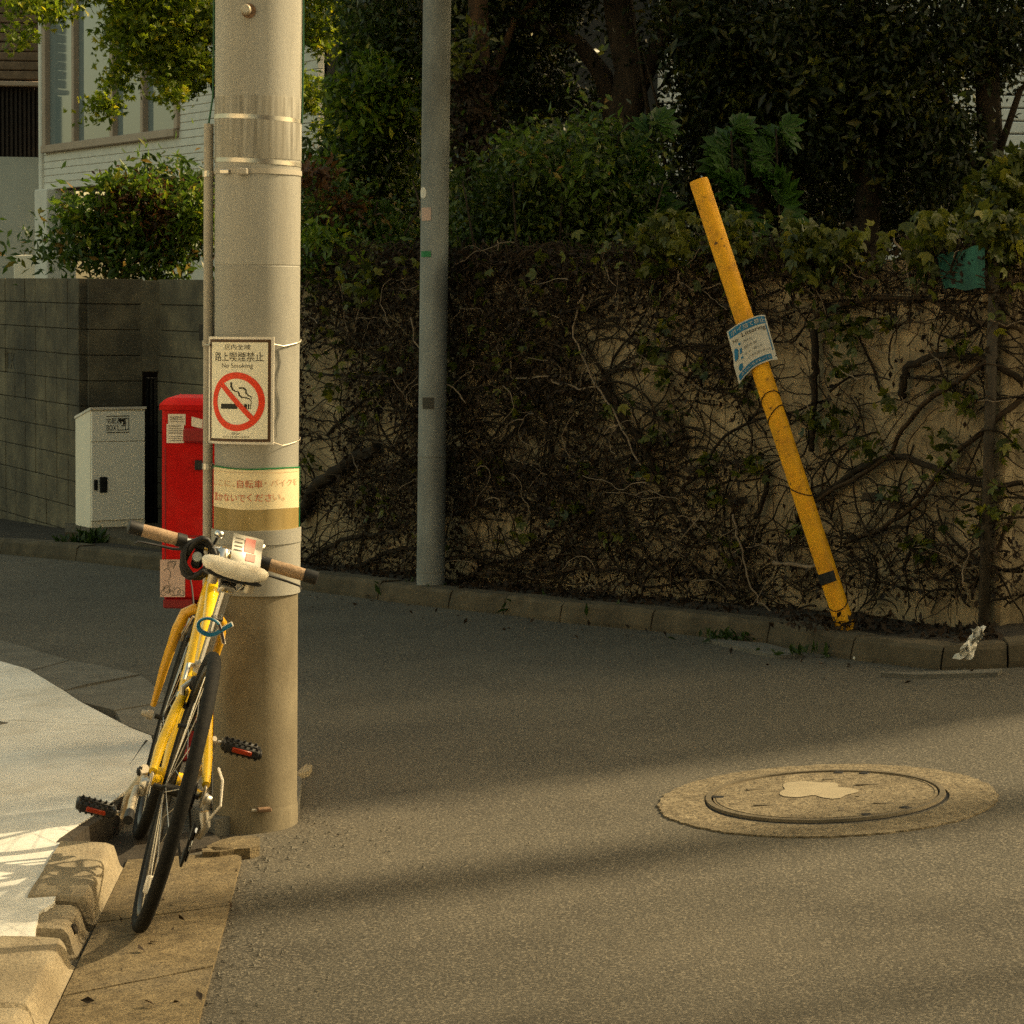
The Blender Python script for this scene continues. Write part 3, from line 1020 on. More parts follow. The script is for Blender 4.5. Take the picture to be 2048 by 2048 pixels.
# house and street pole up the street to the right: they shade the far side of the road
def street(dist, off):
    """a point `dist` towards the sun from the shadow edge, `off` across it"""
    s_ = Vector((SUN_DIR.x, SUN_DIR.y, 0)).normalized()
    n_ = Vector((-s_.y, s_.x, 0))
    q_ = gnd(594, 1612)
    return q_ + s_ * dist + n_ * off, s_, n_
p0, s_, n_ = street(13.5, 0.0)
SR = Matrix.Rotation(math.atan2(s_.y, s_.x), 3, 'Z')
p1 = p0 + s_ * 3.0 + n_ * 3.6
cr = thing('corner_house', 'tall grey plaster house further up the street on the right', 'house', Vector((p1.x, p1.y, road_z(p1.x))))
MB().box(Vector((p1.x, p1.y, 6.7)), (6.0, 7.2, 13.4), SR, 0.02).build('wall', 'plaster_pale', cr)
MB().box(Vector((p1.x, p1.y, 13.5)), (6.3, 7.5, 0.2), SR, 0.03).build('roof', 'roof', cr)
for j in (-2.2, 0, 2.2):
    for z in (3.0, 6.0, 9.0, 11.6):
        w = MB().box(Vector((p1.x, p1.y, z)) + SR @ Vector((-3.02, j, 0)), (0.08, 1.1, 1.3), SR, 0.01).build('window', 'frame_bronze', cr)
        MB().box(Vector((p1.x, p1.y, z)) + SR @ Vector((-3.065, j, 0)), (0.02, 0.98, 1.18), SR).build('pane', 'window_glass', w)
p2, _, _ = street(16.0, -1.12)
sp = thing('street_pole', 'concrete street pole further up the road on the right', 'utility pole', Vector((p2.x, p2.y, road_z(p2.x))))
MB().tube([Vector((p2.x, p2.y, road_z(p2.x) - 0.1)), Vector((p2.x, p2.y, 14.5))], [0.19, 0.15], 16).build('shaft', 'pole_concrete', sp, True)
MB().box(Vector((p2.x, p2.y, 13.9)), (1.6, 0.1, 0.1), SR).build('crossarm', 'steel', sp)
for j in (-0.6, 0.0, 0.6):
    MB().lathe([(0.0, 0.0), (0.04, 0.02), (0.05, 0.08), (0.03, 0.14), (0.0, 0.16)], Vector((p2.x, p2.y, 13.95)) + SR @ Vector((j, 0, 0)), 8).build('insulator', 'sign_edge', sp)
# unseen white house added left of the frame to bounce sunlight onto the pole
wh = thing('sun_bounce_house', 'added unseen white house bouncing sunlight onto the pole', 'house', Vector((-7.0, 0.5, road_z(-7.0))))
MB().box((-7.2, 0.0, 3.2), (4.0, 10.0, 7.4), None, 0.02).build('wall', 'siding_white', wh)
MB().box((-7.2, 0.0, 7.0), (4.5, 10.5, 0.2), None, 0.03).build('roof', 'roof', wh)
for y in (-3.2, 0.0, 3.2):
    for z in (1.4, 4.6):
        w = MB().box((-5.19, y, z), (0.06, 0.9, 1.0), None, 0.01).build('window', 'frame_bronze', wh)
        MB().box((-5.155, y, z), (0.02, 0.8, 0.9)).build('pane', 'window_glass', w)

# unseen dark house added behind the viewer to block sky light
dh = thing('sky_block_house', 'added unseen dark house blocking sky light behind the viewer', 'house', Vector((4.5, -6.0, road_z(4.5))))
MB().box((4.6, -5.2, 5.4), (10.0, 7.0, 11.4), None, 0.02).build('wall', 'louver', dh)
MB().box((4.6, -5.2, 11.2), (10.6, 7.6, 0.2), None, 0.03).build('roof', 'roof', dh)
for x in (1.6, 4.6, 7.6):
    for z in (2.0, 5.4):
        w = MB().box((x, -1.69, z), (1.3, 0.06, 1.2), None, 0.01).build('window', 'frame_bronze', dh)
        MB().box((x, -1.655, z), (1.15, 0.02, 1.05)).build('pane', 'window_glass', w)

# unseen thin-leaved tree added up the road to dapple the sunlit asphalt
p3, _, _ = street(13.0, -2.6)
stt = thing('dapple_tree', 'added unseen thin-leaved tree dappling the sunlit road', 'tree', Vector((p3.x, p3.y, road_z(p3.x))))
tb = Vector((p3.x, p3.y, road_z(p3.x)))
MB().tube([tb, tb + Vector((.05, 0, 3.5)), tb + Vector((-.05, .05, 7.2)), tb + Vector((0, 0, 10.6))], [.13, .10, .07, .02], 8).build('trunk', 'bark', stt, True)
for a in range(7):
    q0 = tb + Vector((0, 0, 7.2 + .4 * a))
    MB().tube([q0, q0 + Vector((math.cos(a * 2.1) * .6, math.sin(a * 2.1) * .6, .5)), q0 + Vector((math.cos(a * 2.1) * 1.1, math.sin(a * 2.1) * 1.1, .8))], [.03, .02, .01], 6).build('limb', 'bark', stt, True)
leaf_mesh('crown', clumps([((tb.x, tb.y, tb.z + 9.7), (1.1, 1.1, 1.5), 1900)], np.random.default_rng(9), .34, 26), .10, 'leaf_bright', stt, .3)

# ------------------------------------------------------------------ concrete utility pole with its fittings
PR = 0.118
g0 = gnd(501, 1668, 0.0)
PC = Vector((g0.x, g0.y + PR, 0))
PF = PC.y - PR

def pz(py):
    return at(507, py, PF).z

def ps(phi, z, off=0.0):
    return Vector((PC.x + (PR + off) * math.sin(phi), PC.y - (PR + off) * math.cos(phi), z))

def pphi(px, py, off=0.0):
    z = pz(py)
    c = to_px((PC.x, PC.y, z))[0]
    e = to_px((PC.x + PR + off, PC.y, z))[0]
    return math.asin(max(-1, min(1, (px - c) / (e - c))))

pole = thing('utility_pole', 'thick pale concrete utility pole with the bicycle leaning on it', 'utility pole', Vector((PC.x, PC.y, 0)))
def ring_mesh(prof, n=40):
    return MB().loft([[ps(2 * math.pi * k / n, z, off) for k in range(n)] for off, z in prof])
zw_b, zw_t = pz(1193), pz(1100)
ring_mesh([(0, -0.1), (0.001, 0.0), (0, 0.03), (-0.001, zw_b + 0.02)]).build('bare_foot', 'pole_bare', pole, True, angle=50)
ring_mesh([(0.0025, -0.1), (0.0022, pz(1628)), (0.0005, pz(1620))]).build('foot_collar', 'pole_bare', pole, True, angle=50)
ring_mesh([(-0.002, zw_b + 0.01), (0.0055, zw_b), (0.0055, pz(1076))]).build('lower_sleeve', 'pole_wrap', pole, True, angle=30)
ring_mesh([(-0.002, pz(1080)), (0.0, pz(530) - 0.0025), (-0.0015, pz(530))]).build('middle_shaft', 'pole_wrap', pole, True, angle=30)
ring_mesh([(-0.0015, pz(530)), (0.0, pz(530) + 0.0025), (0.0015, 3.0), (0.0, 6.0), (-0.01, 8.5)]).build('upper_shaft', 'pole_concrete', pole, True, angle=30)
ring_mesh([(0.0012, pz(316)), (0.0017, pz(314)), (0.0017, pz(192)), (0.0012, pz(190))]).build('streaked_band', 'pole_streak', pole, True, angle=30)
for py, h, off, m in ((233, 0.012, 0.002, 'steel'), (321, 0.012, 0.002, 'steel'), (341, 0.014, 0.003, 'conduit')):
    z = pz(py)
    n = 40
    tilt = 0.010
    MB().loft([[ps(2 * math.pi * k / n, z + dz - tilt * math.sin(2 * math.pi * k / n) * (0.5 if m == 'steel' else 0.1), o_) for k in range(n)]
               for o_, dz in ((0.0, -h / 2), (off, -h / 2), (off, h / 2), (0.0, h / 2))], cap=False).build('band', m, pole, True, angle=30)
z = pz(343)
MB().box(ps(pphi(497, 343), z, 0.010), (0.030, 0.016, 0.018), Matrix.Rotation(-0.1, 3, 'Z'), 0.003).build('clamp', 'conduit', pole)
MB().box(ps(pphi(462, 342), z, 0.007), (0.03, 0.012, 0.012), Matrix.Rotation(-0.4, 3, 'Z'), 0.002).build('clamp', 'steel', pole)
zb_ = pz(22)
b_ = MB().lathe([(0.0, 0.030), (0.011, 0.030), (0.0135, 0.026), (0.0135, 0.008), (0.009, 0.006), (0.009, -0.01)], ps(pphi(503, 22), zb_, 0.0), 14, (0.0, -1, 0.1)).build('step_bolt', 'worn_alloy', pole, True, angle=40)
MB().lathe([(0.0, 0.0), (0.02, 0.0), (0.02, 0.003), (0.0, 0.003)], ps(pphi(507, 28), zb_, 0.001), 12, (0.0, -1, 0)).build('washer', 'rust', b_)
# conduit on the left flank
def cpt(px, py, r=0.0125):
    ph = pphi(px, py, 0.02)
    z = pz(py)
    return ps(ph, z, r + 0.006)
phc = pphi(413, 700, 0.016)
cz = [0.02, 0.4, 0.8, 1.2, 1.6, pz(243)]
MB().tube([ps(phc, z, 0.018) for z in cz], 0.0135, 12).build('conduit', 'conduit', pole, True, angle=50)
for py in (345, 690, 940):
    z = pz(py)
    MB().lathe([(0.0137, -0.008), (0.0165, -0.008), (0.0165, 0.008), (0.0137, 0.008)], ps(phc, z, 0.018), 14).build('saddle_clip', 'steel' if py != 690 else 'conduit', pole)
MB().tube([ps(phc + 0.02, pz(243), 0.018), ps(phc + 0.12, pz(190), 0.006), ps(phc + 0.16, pz(100), 0.004), ps(phc + 0.12, pz(-60), 0.004), ps(phc + 0.12, 4.5, 0.004)], 0.0028, 6).build('earth_wire', 'green_wire', pole)
MB().tube([ps(1.48, pz(240), 0.004), ps(1.5, pz(100), 0.006), ps(1.5, pz(-60), 0.005), ps(1.5, 4.5, 0.005)], 0.0028, 6).build('earth_wire', 'green_wire', pole)
MB().tube([ps(0.62, pz(700) - 0.003 * 0, 0.001)] + [ps(0.62 + 0.06 * math.sin(k * 1.7), pz(700 + k * 25), 0.0012) for k in range(1, 8)], 0.0012, 5).build('torn_edge', 'pole_wrap', pole)
zr = pz(1618)
ph = pphi(535, 1620)
MB().box(ps(ph, zr, 0.012), (0.040, 0.02, 0.012), Matrix.Rotation(ph, 3, 'Z'), 0.003).build('cut_strap', 'rust', pole)
MB().box(ps(ph - 0.16, zr - 0.003, 0.006), (0.028, 0.006, 0.008), Matrix.Rotation(ph - 0.3, 3, 'Z'), 0.002).build('strap_tail', 'conduit', pole)

# ------------------------------------------------------------------ no-smoking plate
SW, SH = 0.1035, 0.1465
z_s = (pz(674) + pz(889)) / 2
ph_s = pphi(486, 780)
t_s = Vector((math.cos(ph_s), math.sin(ph_s), 0))
n_s = Vector((math.sin(ph_s), -math.cos(ph_s), 0))
RP = 0.19
s0 = ps(ph_s, z_s, 0.011)
def sg(u, v, off=0.0):
    a = u / RP
    v2 = v + 0.012 * u
    return s0 + t_s * (RP * math.sin(a)) - n_s * (RP * (1 - math.cos(a)) - off) + Z(v2)
sign = thing('no_smoking_sign', 'white no smoking plate with red prohibition ring strapped to the pole', 'sign', s0 - Z(SH))
def rounded(w, h, r, n=4):
    P = []
    for cx_, cy_, a0 in ((w - r, h - r, 0), (-w + r, h - r, 1), (-w + r, -h + r, 2), (w - r, -h + r, 3)):
        for k in range(n + 1):
            a = (a0 + k / n) * math.pi / 2
            P.append((cx_ + r * math.cos(a), cy_ + r * math.sin(a)))
    return P
def plate(w, h, off0, off1):
    m = MB()
    n = 16
    rings = []
    for v, o_ in ((-h, off0), (-h, off1), (h, off1), (h, off0)):
        rings.append([sg(-w + 2 * w * k / n, v, o_) for k in range(n + 1)])
    m.loft(rings + [rings[0]], closed=False)
    for sgn in (-1, 1):
        m.add([sg(sgn * w, v, o_) for v, o_ in ((-h, off0), (-h, off1), (h, off1), (h, off0))], [(0, 1, 2, 3)])
    return m
plate(SW, SH, -0.002, 0.0).build('plate', 'sign_edge', sign)
plate(0.0955, 0.1395, 0.0002, 0.0008).build('border', 'sign_brown', sign)
plate(0.0875, 0.1315, 0.0010, 0.0014).build('face', 'sign_white', sign)
fs = lambda u, v: sg(u, v, 0.0019)
mb = MB()
put_text(mb, '区内全域', 0.002, 0.119, 0.076, 0.0145, fs)
put_text(mb, '路上喫煙禁止', 0.002, 0.0925, 0.150, 0.0255, fs)
put_text(mb, 'No Smoking', 0.0, 0.0665, 0.094, 0.0155, fs)
put_text(mb, '世田谷区', -0.002, -0.1175, 0.028, 0.0065, fs)
put_text(mb, 'CITY OF SETAGAYA', -0.002, -0.1265, 0.080, 0.0050, fs)
mb.build('lettering', 'ink', sign)
cv = -0.030
mb = MB()
n = 48
mb.loft([[sg(r * math.cos(2 * math.pi * k / n), cv + r * math.sin(2 * math.pi * k / n), 0.0021) for k in range(n)] for r in (0.0805, 0.063)], cap=False)
sl = [(-0.048 + 0.096 * k / 8, cv + 0.048 - 0.096 * k / 8) for k in range(9)]
strip(mb, sl, 0.0145, lambda u, v: sg(u, v, 0.0026))
mb.build('prohibition_ring', 'sign_red', sign)
mb = MB()
rect(mb, -0.050, cv - 0.020, 0.003, cv - 0.006, fs, 4)
rect(mb, 0.0225, cv - 0.020, 0.031, cv - 0.006, fs, 1)
rect(mb, 0.0335, cv - 0.020, 0.0375, cv - 0.006, fs, 1)
rect(mb, 0.040, cv - 0.020, 0.042, cv - 0.006, fs, 1)
mb.build('cigarette', 'ink', sign)
mb = MB()
def zz_(x, y):
    return ((x - 380) * 0.000315, (530 - y) * 0.000315)
strip(mb, [zz_(328, 465), zz_(330, 495), zz_(345, 522), zz_(370, 536), zz_(398, 540)], [0.006, 0.0055, 0.004, 0.0025], fs)
strip(mb, [zz_(408, 506), zz_(445, 506), zz_(466, 524), zz_(470, 552), zz_(492, 572), zz_(512, 580), zz_(518, 600)], [0.0045, 0.0045, 0.004, 0.0035, 0.003, 0.002], fs)
strip(mb, [zz_(400, 545), zz_(410, 572), zz_(432, 588), zz_(470, 590), zz_(500, 600), zz_(516, 622), zz_(517, 645)], [0.0045, 0.004, 0.0035, 0.003, 0.002, 0.0015], fs)
mb.build('smoke', 'ink', sign)
for dv, z2, r_ in ((0.127, 0.122, 0.0022), (-0.140, -0.150, 0.0010)):
    A = sg(0.099, dv, -0.002)
    path = [A] + [ps(ph, z_s + z2 + 0.004 * k, 0.004) for k, ph in enumerate((0.72, 0.95, 1.2, 1.45, 1.8))]
    MB().tube(path, r_, 6).build('strap', 'worn_alloy', sign)
    A = sg(-0.099, dv, -0.002)
    MB().tube([A] + [ps(ph, z_s + z2, 0.004 if abs(ph) > 1.4 else 0.03) for ph in (-0.95, -1.2, -1.6, -2.0)], r_, 6).build('strap', 'worn_alloy', sign)

# ------------------------------------------------------------------ paper notice wrapped round the pole
nz0, nz1, nzf = pz(1066), pz(937), pz(1019)
notice = thing('wrapped_notice', 'cream notice with red Japanese lettering wrapped round the pole under the sign', 'notice', Vector((PC.x, PC.y - PR, nz0)))
def band_part(z0, z1, off, m, name, a0=-1.22, a1=1.42, n=26, wob=0.0):
    rings = [[ps(lerp(a0, a1, k / n), z + wob * math.sin(k * 0.35 + 1), o_) for k in range(n + 1)] for z, o_ in ((z0, 0.0), (z0, off), (z1, off), (z1, 0.0))]
    return MB().loft(rings, closed=False).build(name, m, notice, True, angle=30)
band_part(nzf, nz1 - 0.003, 0.0035, 'notice_cream', 'paper', wob=0.0015)
band_part(nz0, nzf + 0.0005, 0.0030, 'notice_film', 'plastic_film', wob=0.0015)
band_part(nz1 - 0.003, nz1 + 0.001, 0.0046, 'green_edge', 'green_edging', wob=0.0015)
MB().tube([ps(1.43, z, 0.004) for z in (nz1, 1.0, nz0 - 0.0, nz0 - 0.01)], 0.0022, 6).build('green_edging', 'green_edge', notice)
MB().loft([[ps(lerp(-1.3, 1.5, k / 24), z - (0.012 if k < 24 * 0.0 else 0) + 0.006 * k / 24, o_) for k in range(25)] for z, o_ in ((pz(1093), 0.006), (pz(1093), 0.0085), (pz(1064), 0.0085), (pz(1064), 0.004))], closed=False).build('tape_strip', 'pole_wrap', notice, True, angle=30)
fn = lambda u, v: ps(u / PR, v, 0.0046)
z1_, z2_ = pz(968), pz(996)
for t_, u_, z_, w_, h_, m_ in (('自転車', -0.006, z1_, 0.069, 0.0225, 'notice_red'), ('置かないで', -0.075, z2_ - 0.001, 0.115, 0.0215, 'notice_red'), ('くださ', 0.020, z2_ + 0.001, 0.065, 0.0215, 'notice_red'),
                               ('ここに、', -0.092, z1_ - 0.001, 0.088, 0.0175, 'notice_faded'), ('・バイクを', 0.090, z1_ + 0.003, 0.112, 0.019, 'notice_faded'), ('い。', 0.075, z2_ + 0.002, 0.038, 0.018, 'notice_faded')):
    mb = MB()
    put_text(mb, t_, u_, z_, w_, h_, fn)
    mb.build('lettering', m_, notice)
rect(mb := MB(), -0.14, nz1 - 0.012, 0.165, nz1 - 0.0112, fn, 20)
mb.build('rule', 'notice_faded', notice)

# ------------------------------------------------------------------ slim grey pole by the wall
b2 = gnd(861, 1202)
R2 = 0.5 * 57 / FOC * b2.y
fp = thing('slim_pole', 'slim blue-grey steel pole with small stickers standing at the far kerb', 'pole', b2)
MB().tube([b2 - Z(0.1), b2 + Z(0.02), b2 + Z(3.0), b2 + Z(6.5)], [R2 * 1.02, R2, R2 * 0.97, R2 * 0.9], 24).build('shaft', 'far_pole', fp, True, angle=50)
def f2(px, py, off=0.001):
    y = b2.y - R2
    p = at(px, py, y)
    dx = max(-0.98, min(0.98, (p.x - b2.x) / R2))
    k = math.sqrt(1 - dx * dx)
    return Vector((b2.x + dx * (R2 + off), b2.y - k * (R2 + off), p.z))
for nm, m, x0, y0, x1, y1 in (('pink_sticker', 'paper_pink', 843, 415, 862, 441), ('green_sticker', 'green_edge', 842, 502, 862, 514), ('old_sticker', 'mortar', 845, 795, 868, 818)):
    mb = MB()
    mb.grid(lambda a, b: f2(lerp(x0, x1, a), lerp(y1, y0, b)), 6, 1)
    mb.build(nm, m, fp)
mb = MB()
cpx = [(846 + 7 * math.cos(t), 385 + 12 * math.sin(t)) for t in [2 * math.pi * k / 14 for k in range(14)]]
mb.add([f2(846, 385)] + [f2(x, y) for x, y in cpx], [(0, k + 1, (k + 1) % 14 + 1) for k in range(14)])
mb.build('round_sticker', 'sign_edge', fp)
for py in (910, 1140):
    z = at(861, py, b2.y).z
    MB().lathe([(R2 - 0.002, -0.006), (R2 + 0.002, -0.006), (R2 + 0.002, 0.006), (R2 - 0.002, 0.006)], Vector((b2.x, b2.y, z)), 24).build('band', 'far_pole', fp)

# ------------------------------------------------------------------ leaning yellow post and its litter sign
yb = gnd(1690, 1250, 0.10)
yt = at(1397, 360, yb.y + 0.22)
yp = thing('yellow_post', 'yellow painted steel post leaning against the creeper on the wall', 'post', yb)
RY = 0.5 * 39 / FOC * (yb.y + 0.05)
yd = (yt - yb)
mb = MB()
mb.tube([yb - yd * 0.012, yb + yd * 0.01, yb + yd * 0.5, yb + yd * 0.995, yt, yt], [RY, RY, RY, RY, RY * 0.94, 0.001], 20)
mb.build('tube', 'pole_yellow', yp, True, angle=40)
for t_, nm, r_, h_, m in ((0.095, 'black_strap', RY * 1.02, 0.085, 'black'),):
    c = yb + yd * t_ + Vector((-.004, -0.002, 0))
    MB().tube([c, c + yd.normalized() * h_ * 0.5], r_, 20).build(nm, m, yp, True, angle=40)
for t_ in (0.05, 0.30, 0.47, 0.505):
    c = yb + yd * t_
    ydn = yd.normalized()
    ax = Vector((0.2, 0.3, 1)).normalized()
    a_ = ydn.orthogonal().normalized()
    bb = ydn.cross(a_)
    MB().tube([c + (a_ * math.cos(q) + bb * math.sin(q)) * (RY + 0.002) + ydn * (0.03 * math.sin(q + t_ * 20)) for q in [k * 0.5 for k in range(13)]], 0.0022, 5).build('twig_coil', 'vine_dark', yp)
# litter sign: curled plate, tilted against the post
ls_c = (yb + yd * 0.635) + Vector((0.0, -RY - 0.02, 0))
ls = thing('litter_sign', 'small curled white and blue No Littering notice wired to the yellow post', 'sign', ls_c - Z(0.11))
uax = Vector((math.cos(0.40), -0.05, math.sin(0.40))) * 0.92
vax = Vector((-math.sin(0.30), 0.0, math.cos(0.30))) * 0.86
def lg(u, v, off=0.0):
    curl = -(max(0, -u) ** 2) * 8.0 - (max(0, u - 0.02) ** 2) * 5.0
    sag = -0.10 * max(0, -u) * (1 if v < 0 else 0.35) * 1.2 - 7 * max(0, -u - 0.01) ** 2 * (1.0 if v < 0 else 0.4) - 4.0 * max(0, u - 0.03) ** 2
    return ls_c + uax * u + vax * v + Vector((0, -off - curl, sag))
def lrect(u0, v0, u1, v1, off, m, name, mb=None, nu=10):
    own = mb is None
    mb = mb or MB()
    mb.grid(lambda a, b: lg(lerp(u0, u1, a), lerp(v0, v1, b), off), nu, 8)
    if own:
        return mb.build(name, m, ls, True)
mb = MB()
mb.grid(lambda a, b: lg(lerp(-.085, .085, a), lerp(-.105, .105, b), 0), 14, 10)
mb.grid(lambda a, b: lg(lerp(.085, -.085, a), lerp(-.105, .105, b), -0.0015), 14, 10)
mb.build('plate', 'litter_sign', ls, True)
lrect(-.080, .066, .078, .100, .001, 'sign_blue', 'blue_header')
lrect(-.080, -.099, .062, -.074, .001, 'sign_blue', 'blue_footer')
lrect(.073, -.06, .078, .064, .001, 'sign_blue', 'blue_edge')
fl = lambda u, v: lg(u, v, .0022)
for t_, u_, v_, w_, h_ in (('ポイ捨て禁止', 0.0, 0.083, 0.148, 0.022), ('きれいなまちづくり', -0.008, -0.0865, 0.125, 0.012)):
    mb = MB()
    put_text(mb, t_, u_, v_, w_, h_, fl)
    mb.build('white_lettering', 'litter_sign', ls)
mb = MB()
put_text(mb, 'No', -0.064, 0.046, 0.020, 0.016, fl)
put_text(mb, 'Littering', 0.016, 0.049, 0.108, 0.024, fl)
mb.build('lettering', 'ink', ls)
mb = MB()
for k, t_ in enumerate(('吸がら', '空き缶', 'ガム・紙くず', 'ごみを捨てないで')):
    put_text(mb, t_, -0.020 + 0.008 * k + (0.012 if k == 3 else 0), 0.022 - 0.024 * k, 0.034 + 0.022 * k, 0.010, fl)
mb.build('small_lettering', 'ink_grey', ls)
mb = MB()
for k in range(3):
    rect(mb, -0.058, 0.017 - 0.024 * k, -0.050, 0.027 - 0.024 * k, fl, 1)
for k, (u, v) in enumerate(((-.072, .0), (-.066, -.055))):
    shape(mb, [(u + .008 * math.cos(t), v + .015 * math.sin(t)) for t in [2 * math.pi * j / 10 for j in range(10)]], fl)
mb.build('blue_marks', 'sign_blue', ls)
for v in (0.095, -0.085):
    MB().tube([lg(.08, v, .002), lg(.088, v - .004, -.004), lg(.06, v - .002, -.03), lg(.0, v, -.07)], 0.002, 5).build('wire', 'vine_dark', ls)

# ------------------------------------------------------------------ red post box
mg = gnd(418, 1512, 0.05)
MY = mg.y + 0.06
MF = MY - 0.17
mz0, mz1 = at(350, 1200, MF).z, at(350, 812, MF).z
mx0 = at(323, 1000, MF).x
MW = 0.355
mcx = mx0 + MW / 2
mbx = thing('post_box', 'red street post box on a dark red stand behind the concrete pole', 'post box', Vector((mcx, MY, mg.z)))
MB().box((mcx, MF + 0.16, (mz0 + mz1) / 2), (MW, 0.32, mz1 - mz0), None, 0.012).build('body', 'post_red', mbx)
mb = MB()
mb.loft([[Vector((mcx + sx * w, MF + 0.16 + sy * d_, z)) for sx, sy in ((-1, -1), (1, -1), (1, 1), (-1, 1))] for w, d_, z in ((MW / 2 + .006, .166, mz1 - .012), (MW / 2 + .006, .166, mz1 + .004), (MW / 2 - .004, .150, mz1 + .016), (MW / 2 - .016, .135, mz1 + .024))])
mb.build('hood', 'post_red', mbx)
MB().box((mcx - 0.02, MY, (mz0 + mg.z) / 2), (0.20, 0.14, mz0 - mg.z + 0.02), None, 0.01).build('stand', 'post_red_dark', mbx)
MB().box((mcx - 0.02, MY, mg.z + 0.012), (0.34, 0.28, 0.03), None, 0.006).build('base_plate', 'post_red_dark', mbx)
MB().box((mx0 + 0.05, MF + 0.05, mz0 - 0.012), (0.09, 0.10, 0.03), None, 0.004).build('under_bracket', 'post_red_dark', mbx)
MB().box((mcx + 0.02, MF - 0.004, mz1 - 0.09), (0.26, 0.02, 0.045), None, 0.006).build('letter_slot', 'post_red_dark', mbx)
MB().box((mcx, MF - 0.0005, mz0 + 0.20), (MW - 0.03, 0.001, 0.005)).build('door_seam', 'post_red_dark', mbx)
MB().box((mx0 + 0.012, MF - 0.0005, (mz0 + mz1) / 2 - 0.05), (0.004, 0.001, mz1 - mz0 - 0.16)).build('door_seam', 'post_red_dark', mbx)
fm = lambda px, py, off=0.0: at(px, py, MF - 0.0015 - off)
def psheet(name, m, x0, y0, x1, y1, sk=0, off=0.0):
    a, b, c, d_ = fm(x0, y1, off), fm(x1, y1 + sk, off), fm(x1, y0 + sk, off), fm(x0, y0, off)
    mm = MB().add([a, b, c, d_], [(0, 1, 2, 3)])
    return mm.build(name, m, mbx)
s1 = psheet('paper_label', 'paper', 336, 828, 371, 850)
s2 = psheet('paper_label', 'paper', 333, 848, 368, 886, 0, 0.001)
s3 = psheet('paper_label', 'paper', 383, 833, 405, 852, 6)
s4 = psheet('faded_poster', 'paper_pink', 320, 1119, 370, 1194)
mb = MB()
for y0 in (834, 838, 843, 852, 857, 861, 866, 873, 877, 881):
    x0 = 340 if y0 < 848 else 337
    strip(mb, [(x0, y0), (x0 + 24 + (y0 * 7) % 6, y0)], 0.9 if y0 % 2 else 1.5, lambda x, y: fm(x, y, 0.0025))
mb.build('print', 'ink_grey', s2)
mb = MB()
rr = random.Random(5)
for k in range(13):
    x, y = rr.uniform(325, 362), rr.uniform(1126, 1188)
    pts = []
    a = rr.uniform(0, 6)
    for j in range(9):
        a += rr.uniform(0.2, 1.0) * (1 if k % 2 else -1)
        x, y = min(368, max(322, x + 4 * math.cos(a))), min(1191, max(1122, y + 4.5 * math.sin(a)))
        pts.append((x, y))
    strip(mb, pts, 0.8, lambda x, y: fm(x, y, 0.0015))
mb.build('scribble', 'ink_grey', s4)
MB().box((fm(397, 930).x, MF - 0.006, fm(397, 930).z), (0.022, 0.012, 0.03), None, 0.002).build('lock', 'black', mbx)

# ------------------------------------------------------------------ parcel box
ZP = -0.015
pc = lev(181, 1056, ZP)
th = math.radians(33)
PW, PDp, PH = 0.375, 0.24, 0.770
fu = Vector((math.cos(th), math.sin(th), 0))
fd = Vector((-math.sin(th), math.cos(th), 0))
parc = thing('parcel_box', 'pale grey metal parcel delivery box with sloping lid on the step', 'parcel box', pc)
def pb(u, d_, z):
    return pc + fu * u + fd * d_ + Z(z)
def prism_part(name, m, u0, u1, d0, d1, z0, zf, zk):
    mm = MB()
    P = [pb(u0, d0, z0), pb(u1, d0, z0), pb(u1, d1, z0), pb(u0, d1, z0), pb(u0, d0, zf), pb(u1, d0, zf), pb(u1, d1, zk), pb(u0, d1, zk)]
    mm.add(P, [(0, 3, 2, 1), (4, 5, 6, 7), (0, 1, 5, 4), (1, 2, 6, 5), (2, 3, 7, 6), (3, 0, 4, 7)])
    return mm.build(name, m, parc)
prism_part('body', 'parcel_side', 0, PW, 0, PDp, 0.0, PH - 0.018, PH - 0.086)
mm = MB()
rg = [[pb(u, d_, z + dz_) for u, d_, z in ((-0.006, -0.014, PH), (PW + 0.006, -0.014, PH), (PW + 0.006, PDp + 0.004, PH - 0.070), (-0.006, PDp + 0.004, PH - 0.070))] for dz_ in (-0.016, 0.0)]
mm.loft(rg).build('lid', 'sign_edge', parc)
MB().box(pb(PW / 2, -0.006, 0.645), (PW - 0.01, 0.012, 0.19), Matrix.Rotation(th, 3, 'Z'), 0.002).build('upper_panel', 'parcel_grey', parc)
door = MB().box(pb(PW / 2, -0.006, 0.295), (PW - 0.01, 0.012, 0.50), Matrix.Rotation(th, 3, 'Z'), 0.002).build('door', 'parcel_grey', parc)
MB().box(pb(PW / 2, -0.004, 0.02), (PW - 0.006, 0.008, 0.04), Matrix.Rotation(th, 3, 'Z'), 0.002).build('plinth', 'parcel_side', parc)
MB().box(pb(0.083, -0.014, 0.275), (0.052, 0.016, 0.100), Matrix.Rotation(th, 3, 'Z'), 0.005).build('handle', 'black', door)
MB().box(pb(0.031, -0.013, 0.275), (0.026, 0.014, 0.070), Matrix.Rotation(th, 3, 'Z'), 0.004).build('lock', 'black', door)
fpn = lambda u, v: pb(u, -0.0135, v)
mb = MB()
put_text(mb, '宅配', 0.138, 0.681, 0.066, 0.034, fpn)
put_text(mb, 'BOX', 0.138, 0.637, 0.066, 0.036, fpn)
rect(mb, 0.104, 0.708, 0.262, 0.713, fpn, 1)
rect(mb, 0.104, 0.604, 0.262, 0.609, fpn, 1)
